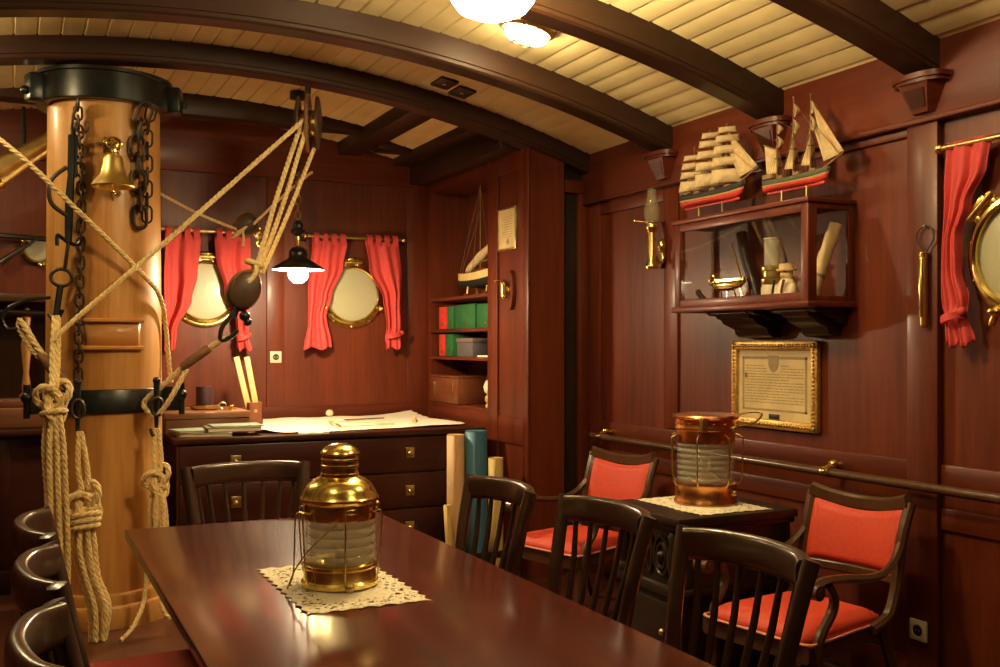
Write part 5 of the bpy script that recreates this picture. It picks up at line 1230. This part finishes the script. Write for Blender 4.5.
# ------------------------------------------------------------------ model ships on the cabinet (bow along local -y)
def sailgrid(b, TL, TR, BR, BL, belly, nu=8, nv=8):
    TL, TR, BR, BL, belly = map(V, (TL, TR, BR, BL, belly))
    def f(u, v):
        p = TL.lerp(TR, u).lerp(BL.lerp(BR, u), v); return p+belly*math.sin(PI*u)*(math.sin(PI*min(1, .12+v*.80))**.8)
    b.grid(f, nu, nv)
def tri_sail(b, A, Bp, C, belly):
    A, Bp, C, belly = map(V, (A, Bp, C, belly))
    def f(u, v):
        p = A.lerp(Bp.lerp(C, u), v); return p+belly*math.sin(PI*u)*math.sin(PI*v)
    b.grid(f, 8, 8)
def ship(label, loc, rz, Lh, masts, upper_mat, square=True):
    t = thing('model_ship', label, 'model ship', loc, rz, 'model sailing ships on the glass cabinet')
    bw, dp, zd = Lh*.20, Lh*.115, Lh*.115+.075
    def f(u, v):
        y = (.5-u)*Lh
        w_ = bw/2*(min(1, .55+u*2.2) if u < .3 else (max(0, math.cos((u-.3)/.7*PI/2))**.55))
        sh_ = Lh*.035*((2*u-.9)**2)
        kz = dp*(1-.35*max(0, (u-.8)/.2)**2)
        a = PI*v
        rake = -.05*Lh*max(0, (u-.85)/.15)*(1-math.sin(a))
        return V((w_*math.copysign(abs(math.cos(a))**.55, math.cos(a)), y+rake, zd+sh_-(kz+sh_)*math.sin(a)))
    b = B(); b.grid(lambda u, v: f(u, .20+.60*v), 28, 12); b.box((0, -.0, zd-dp-.004), (.008, Lh*.92, .012), .002); L(b, 'hull_bottom', M['hull_red'], t, thick=.002)
    b = B()
    for s in (0, 1): b.grid(lambda u, v: (lambda p: V((p.x*1.03, p.y, p.z)))(f(u, .15+.05*v if s == 0 else 1-.15-.05*v)), 28, 3)
    L(b, 'hull_stripe', M['hull_gold'], t, thick=.002)
    b = B()
    for s in (0, 1): b.grid(lambda u, v: (lambda p: V((p.x, p.y, p.z)))(f(u, .155*v if s == 0 else 1-.155*v)), 28, 3)
    b.grid(lambda u, v: f(.002, v)*1 if False else V(((2*u-1)*f(0, 0).x*.98, Lh*.5, zd+Lh*.03-v*dp*.55)), 6, 4)
    L(b, 'hull_topside', upper_mat, t, thick=.002)
    b = B(); b.grid(lambda u, v: V(((2*v-1)*abs(f(u, 0).x)*.96, f(u, 0).y, f(u, 0).z-Lh*.018)), 24, 4)
    for q in (-.30, -.05, .22): b.box((0, q*Lh, zd+.010), (bw*.45, Lh*.09, .018), .003)
    b.box((0, Lh*.40, zd+.022), (bw*.7, Lh*.16, .022), .003); L(b, 'deck', M['spar'], t, thick=.001)
    for yy in (.22, -.18):
        b = B(); b.box((0, yy*Lh, .004), (bw*.8, .02, .008), .002); b.cyl((0, yy*Lh, .006), (0, yy*Lh, zd-dp), .006, n=8); L(b, 'stand', M['brass_dull'], t)
    b = B(); tip = V((0, -Lh*.74, zd+Lh*.16)); b.cyl((0, -Lh*.42, zd+.01), tip, .006, .0025, n=8); L(b, 'bowsprit', M['spar'], t)
    rig = B()
    br = math.radians(-52)
    for mi, (my, mh) in enumerate(masts):
        y = my*Lh
        b = B(); b.cyl((0, y, zd-.01), (0, y, zd+mh), .0052, .002, n=8); b.ball((0, y, zd+mh), .0055, 8); b.box((0, y, zd+mh*.36), (.022, .022, .005), .001); b.box((0, y, zd+mh*.66), (.016, .016, .004), .001); b.build('mast', M['spar'], t, world=False)
        for s in (-1, 1):
            for dy in (-.02, 0, .02): rig.tube([(s*bw*.46, y+dy+.012, zd+.012), (0, y, zd+mh*.62)], .0009, 4)
        if mi+1 < len(masts): rig.tube([(0, y, zd+mh*.97), (0, masts[mi+1][0]*Lh, zd+masts[mi+1][1]*.6)], .0008, 4)
        if square:
            tiers = [(.09, .31, 1.0), (.36, .50, .92), (.55, .68, .84), (.73, .84, .72)]+([(.88, .97, .55)] if mi else [])
            for (q0, q1, k) in tiers:
                hw0 = .085*k*Lh/.46; hw1 = .085*k*.90*Lh/.46
                zt, zb = zd+mh*q1, zd+mh*q0
                dx, dyv = math.cos(br), math.sin(br)
                yb_ = B(); yb_.tube([(-hw1*dx*1.08, y-hw1*dyv*1.08-.004, zt), (hw1*dx*1.08, y+hw1*dyv*1.08-.004, zt)], .0028, 6); yb_.build('yard', M['spar'], t, world=False)
                sb = B(); nrm = V((-math.sin(br), math.cos(br), 0))*-.030*k
                if nrm.y > 0: nrm = -nrm
                sailgrid(sb, (-hw1*dx, y-hw1*dyv-.007, zt-.002), (hw1*dx, y+hw1*dyv-.007, zt-.002), (hw0*dx, y+hw0*dyv-.006, zb), (-hw0*dx, y-hw0*dyv-.006, zb), nrm)
                sb.build('sail', M['sail'], t, world=False, thick=.0012, sharp=80)
        else:
            # lower sails hauled up and spread like fans, small upper ones clewed to the mast
            sb = B(); h_ = mh
            tri_sail(sb, (0, y, zd+h_*.50), (.015, y+.075, zd+.05), (-.01, y-.006, zd+.035), (.035, 0, 0)); sb.build('sail', M['sail'], t, world=False, thick=.0012, sharp=80)
            for q0, q1, k in ((.52, .72, 1), (.74, .92, .8)):
                sb = B(); tri_sail(sb, (0, y-.004, zd+h_*q1), (.012, y+.022*k, zd+h_*q0), (-.008, y-.028*k, zd+h_*(q0+.02)), (.022, -.012, 0)); sb.build('sail', M['sail'], t, world=False, thick=.0012, sharp=80)
                yb_ = B(); yb_.tube([(-.045*k, y-.05*k, zd+h_*q0), (.045*k, y+.05*k, zd+h_*q0)], .0022, 6); yb_.build('yard', M['spar'], t, world=False)
    f0 = masts[-1]
    for (q, e0, e1) in ((.88, .98, .60), (.62, .78, .34)):
        sb = B(); yj = f0[0]*Lh
        A_ = V((0, yj-.012, zd+f0[1]*q)); Bq = V((0, -Lh*.42, zd+.01)).lerp(tip, e0)+V((0, 0, .006)); Cq = V((0, -Lh*.42, zd+.01)).lerp(tip, e1*.3)+V((.015, .02, .03))
        tri_sail(sb, A_, Bq, Cq, (.028, 0, 0)); sb.build('jib', M['sail'], t, world=False, thick=.0012, sharp=80); rig.tube([A_+V((0, 0, .01)), Bq], .0009, 4)
    m0 = masts[0]; sb = B(); y = m0[0]*Lh
    if square: sailgrid(sb, (0, y+.008, zd+m0[1]*.42), (.0, y+.05, zd+m0[1]*.50), (.0, y+.085, zd+.035), (0, y+.008, zd+.03), (.015, 0, 0))
    else: sailgrid(sb, (0, y+.008, zd+m0[1]*.50), (.0, y+.085, zd+m0[1]*.62), (.0, y+.07, zd+.03), (0, y+.008, zd+.03), (.02, 0, 0))
    sb.build('spanker_sail', M['sail'], t, world=False, thick=.0012, sharp=80)
    gb = B(); gb.cyl((0, y, zd+.03), (0, y+.10, zd+.034), .003, n=6); gb.cyl((0, y, zd+m0[1]*(.42 if square else .50)), (0, y+.09, zd+m0[1]*(.52 if square else .63)), .003, n=6); gb.build('boom', M['spar'], t, world=False)
    L(rig, 'rigging', M['spar'], t)
    return t
ship('model ship with many full square sails, left one of the two on the glass cabinet', (3.10, 3.975, gz1), 0, .46, [(.30, .245), (.03, .305), (-.25, .31)], M['hull_dark'])
ship('model ship with furled upper sails and large jib, right one of two on the cabinet', (3.12, 3.41, gz1), 0, .39, [(.30, .28), (.03, .355), (-.24, .345)], plain('green_hull_paint', (.06, .075, .035, 1), .5), square=False)

# ------------------------------------------------------------------ lamps under the ceiling
def bulkhead(x, y, label):
    zc = ceil_z(x); tilt = math.atan(.154*(x-PC))
    t = thing('bulkhead_lamp', label, 'ceiling lamp', (x, y, zc-.005), 0, 'oval ceiling lamps between the beams'); t.rotation_euler = (0, tilt, 0)
    def oval(b, prof, n=40, kx=1.0, ky=1.0, closed=False):
        b.lathe(prof, n=n, closed=closed); bmesh.ops.scale(b.bm, vec=(kx, ky, 1), verts=b.bm.verts); return b
    b = B(); L(oval(b, [(0, .004), (.145, .004), (.148, -.01), (.135, -.028), (.118, -.034), (.112, -.03), (0, -.03)], ky=.66), 'housing', M['brass_dull'], t)
    b = B(); L(oval(b, [(.112, -.032), (.105, -.055), (.08, -.075), (.04, -.086), (0, -.088)], ky=.66), 'glass_bowl', M['bulb_big'], t)
    b = B(); b.tube([V((.115*math.cos(a), 0, -.034-.060*math.sin(a))) for a in [PI*k/14 for k in range(15)]], .005, 6); b.tube([V((.02, .078*math.cos(a), -.034-.060*math.sin(a))) for a in [PI*k/14 for k in range(15)]], .005, 6); b.tube([V((-.05, .070*math.cos(a), -.034-.052*math.sin(a))) for a in [PI*k/14 for k in range(15)]], .005, 6); L(b, 'guard', M['brass_dull'], t)
    return t
bulkhead(2.12, 4.06, 'lit oval ceiling lamp between the beams left of the model ships')
bulkhead(2.40, 2.25, 'oval ceiling lamp high above the right-hand curtain, above the picture')
bulkhead(-.40, 4.97, 'oval ceiling lamp left of the mast head, left of the picture')
bulkhead(-.55, 5.95, 'oval ceiling lamp in the far left bay of the ceiling, left of the picture')
def pendant(x, y, z, label, mat='bulb_big'):
    t = thing('globe_pendant', label, 'ceiling lamp', (x, y, z), 0, 'hanging globe lamps in front')
    zc = ceil_z(x)-z
    b = B(); b.lathe([(0, -.065), (.07, -.058), (.125, -.035), (.152, .0), (.155, .02), (.14, .055), (.10, .085), (.05, .10), (0, .10)], n=40); L(b, 'globe', M[mat], t)
    b = B(); b.lathe([(.052, .098), (.056, .10), (.05, .115), (.03, .125), (0, .125)], n=40); L(b, 'cap', M['brass_dull'], t)
    b = B(); b.cyl((0, 0, .1), (0, 0, zc), .009, n=10); b.lathe([(0, zc-.04), (.03, zc-.04), (.055, zc-.01), (.055, zc+.006), (0, zc+.006)], n=24); L(b, 'stem', M['brass_dull'], t)
    return t
g0 = pendant(1.58, 3.30, 2.68, 'bright hanging globe lamp at the top edge of the picture above the table')
pendant(1.58, 1.25, 2.68, 'unseen fill globe lamp added over the near end of the table, above the picture', 'globe_fill')  # added out of view as weak fill for the near end
pendant(.0, 1.9, 2.68, 'unseen fill globe lamp added over the left chairs, above the picture', 'globe_fill')  # second added fill globe, unseen, for the left side
# vents in the planking
for i, (x, y, lb) in enumerate(((2.16, 5.13, 'left one of two small square dark vents in the ceiling boards'), (2.29, 5.18, 'right one of two small square dark vents in the ceiling boards'))):
    t = thing('ceiling_vent', lb, 'vent', (x, y, ceil_z(x)), 0, 'small vents in the ceiling'); t.rotation_euler = (0, math.atan(.154*(x-PC)), 0)
    b = B(); b.box((0, 0, -.006), (.105, .17, .016), .004); L(b, 'plate', M['beam'], t)
    b = B(); b.lathe([(0, -.013), (.012, -.013), (.010, -.017), (0, -.018)], n=12); L(b, 'screw', M['brass_dull'], t)
# ------------------------------------------------------------------ camera, world, look
cam = bpy.data.cameras.new('camera'); co = bpy.data.objects.new('camera', cam); COL.objects.link(co)
cam.sensor_width = 36; cam.lens = 36; cam.shift_y = .0115; cam.clip_start = .05
co.location = (0, 0, 1.42); co.rotation_euler = (PI/2, 0, -math.radians(26.0))
sc.camera = co
wd = bpy.data.worlds.new('world'); sc.world = wd; wd.use_nodes = True
wd.node_tree.nodes['Background'].inputs['Color'].default_value = (.03, .025, .02, 1)
sc.view_settings.view_transform = 'Standard'; sc.view_settings.look = 'None'; sc.view_settings.gamma = 1
sc.view_settings.use_curve_mapping = False; sc.view_settings.exposure = 0.72
sc.cycles.max_bounces = 10; sc.cycles.diffuse_bounces = 4; sc.cycles.glossy_bounces = 5; sc.cycles.transmission_bounces = 8; sc.cycles.transparent_max_bounces = 12
sc.cycles.caustics_reflective = False; sc.cycles.caustics_refractive = False; sc.cycles.use_denoising = True
sc.cycles.sample_clamp_indirect = 4
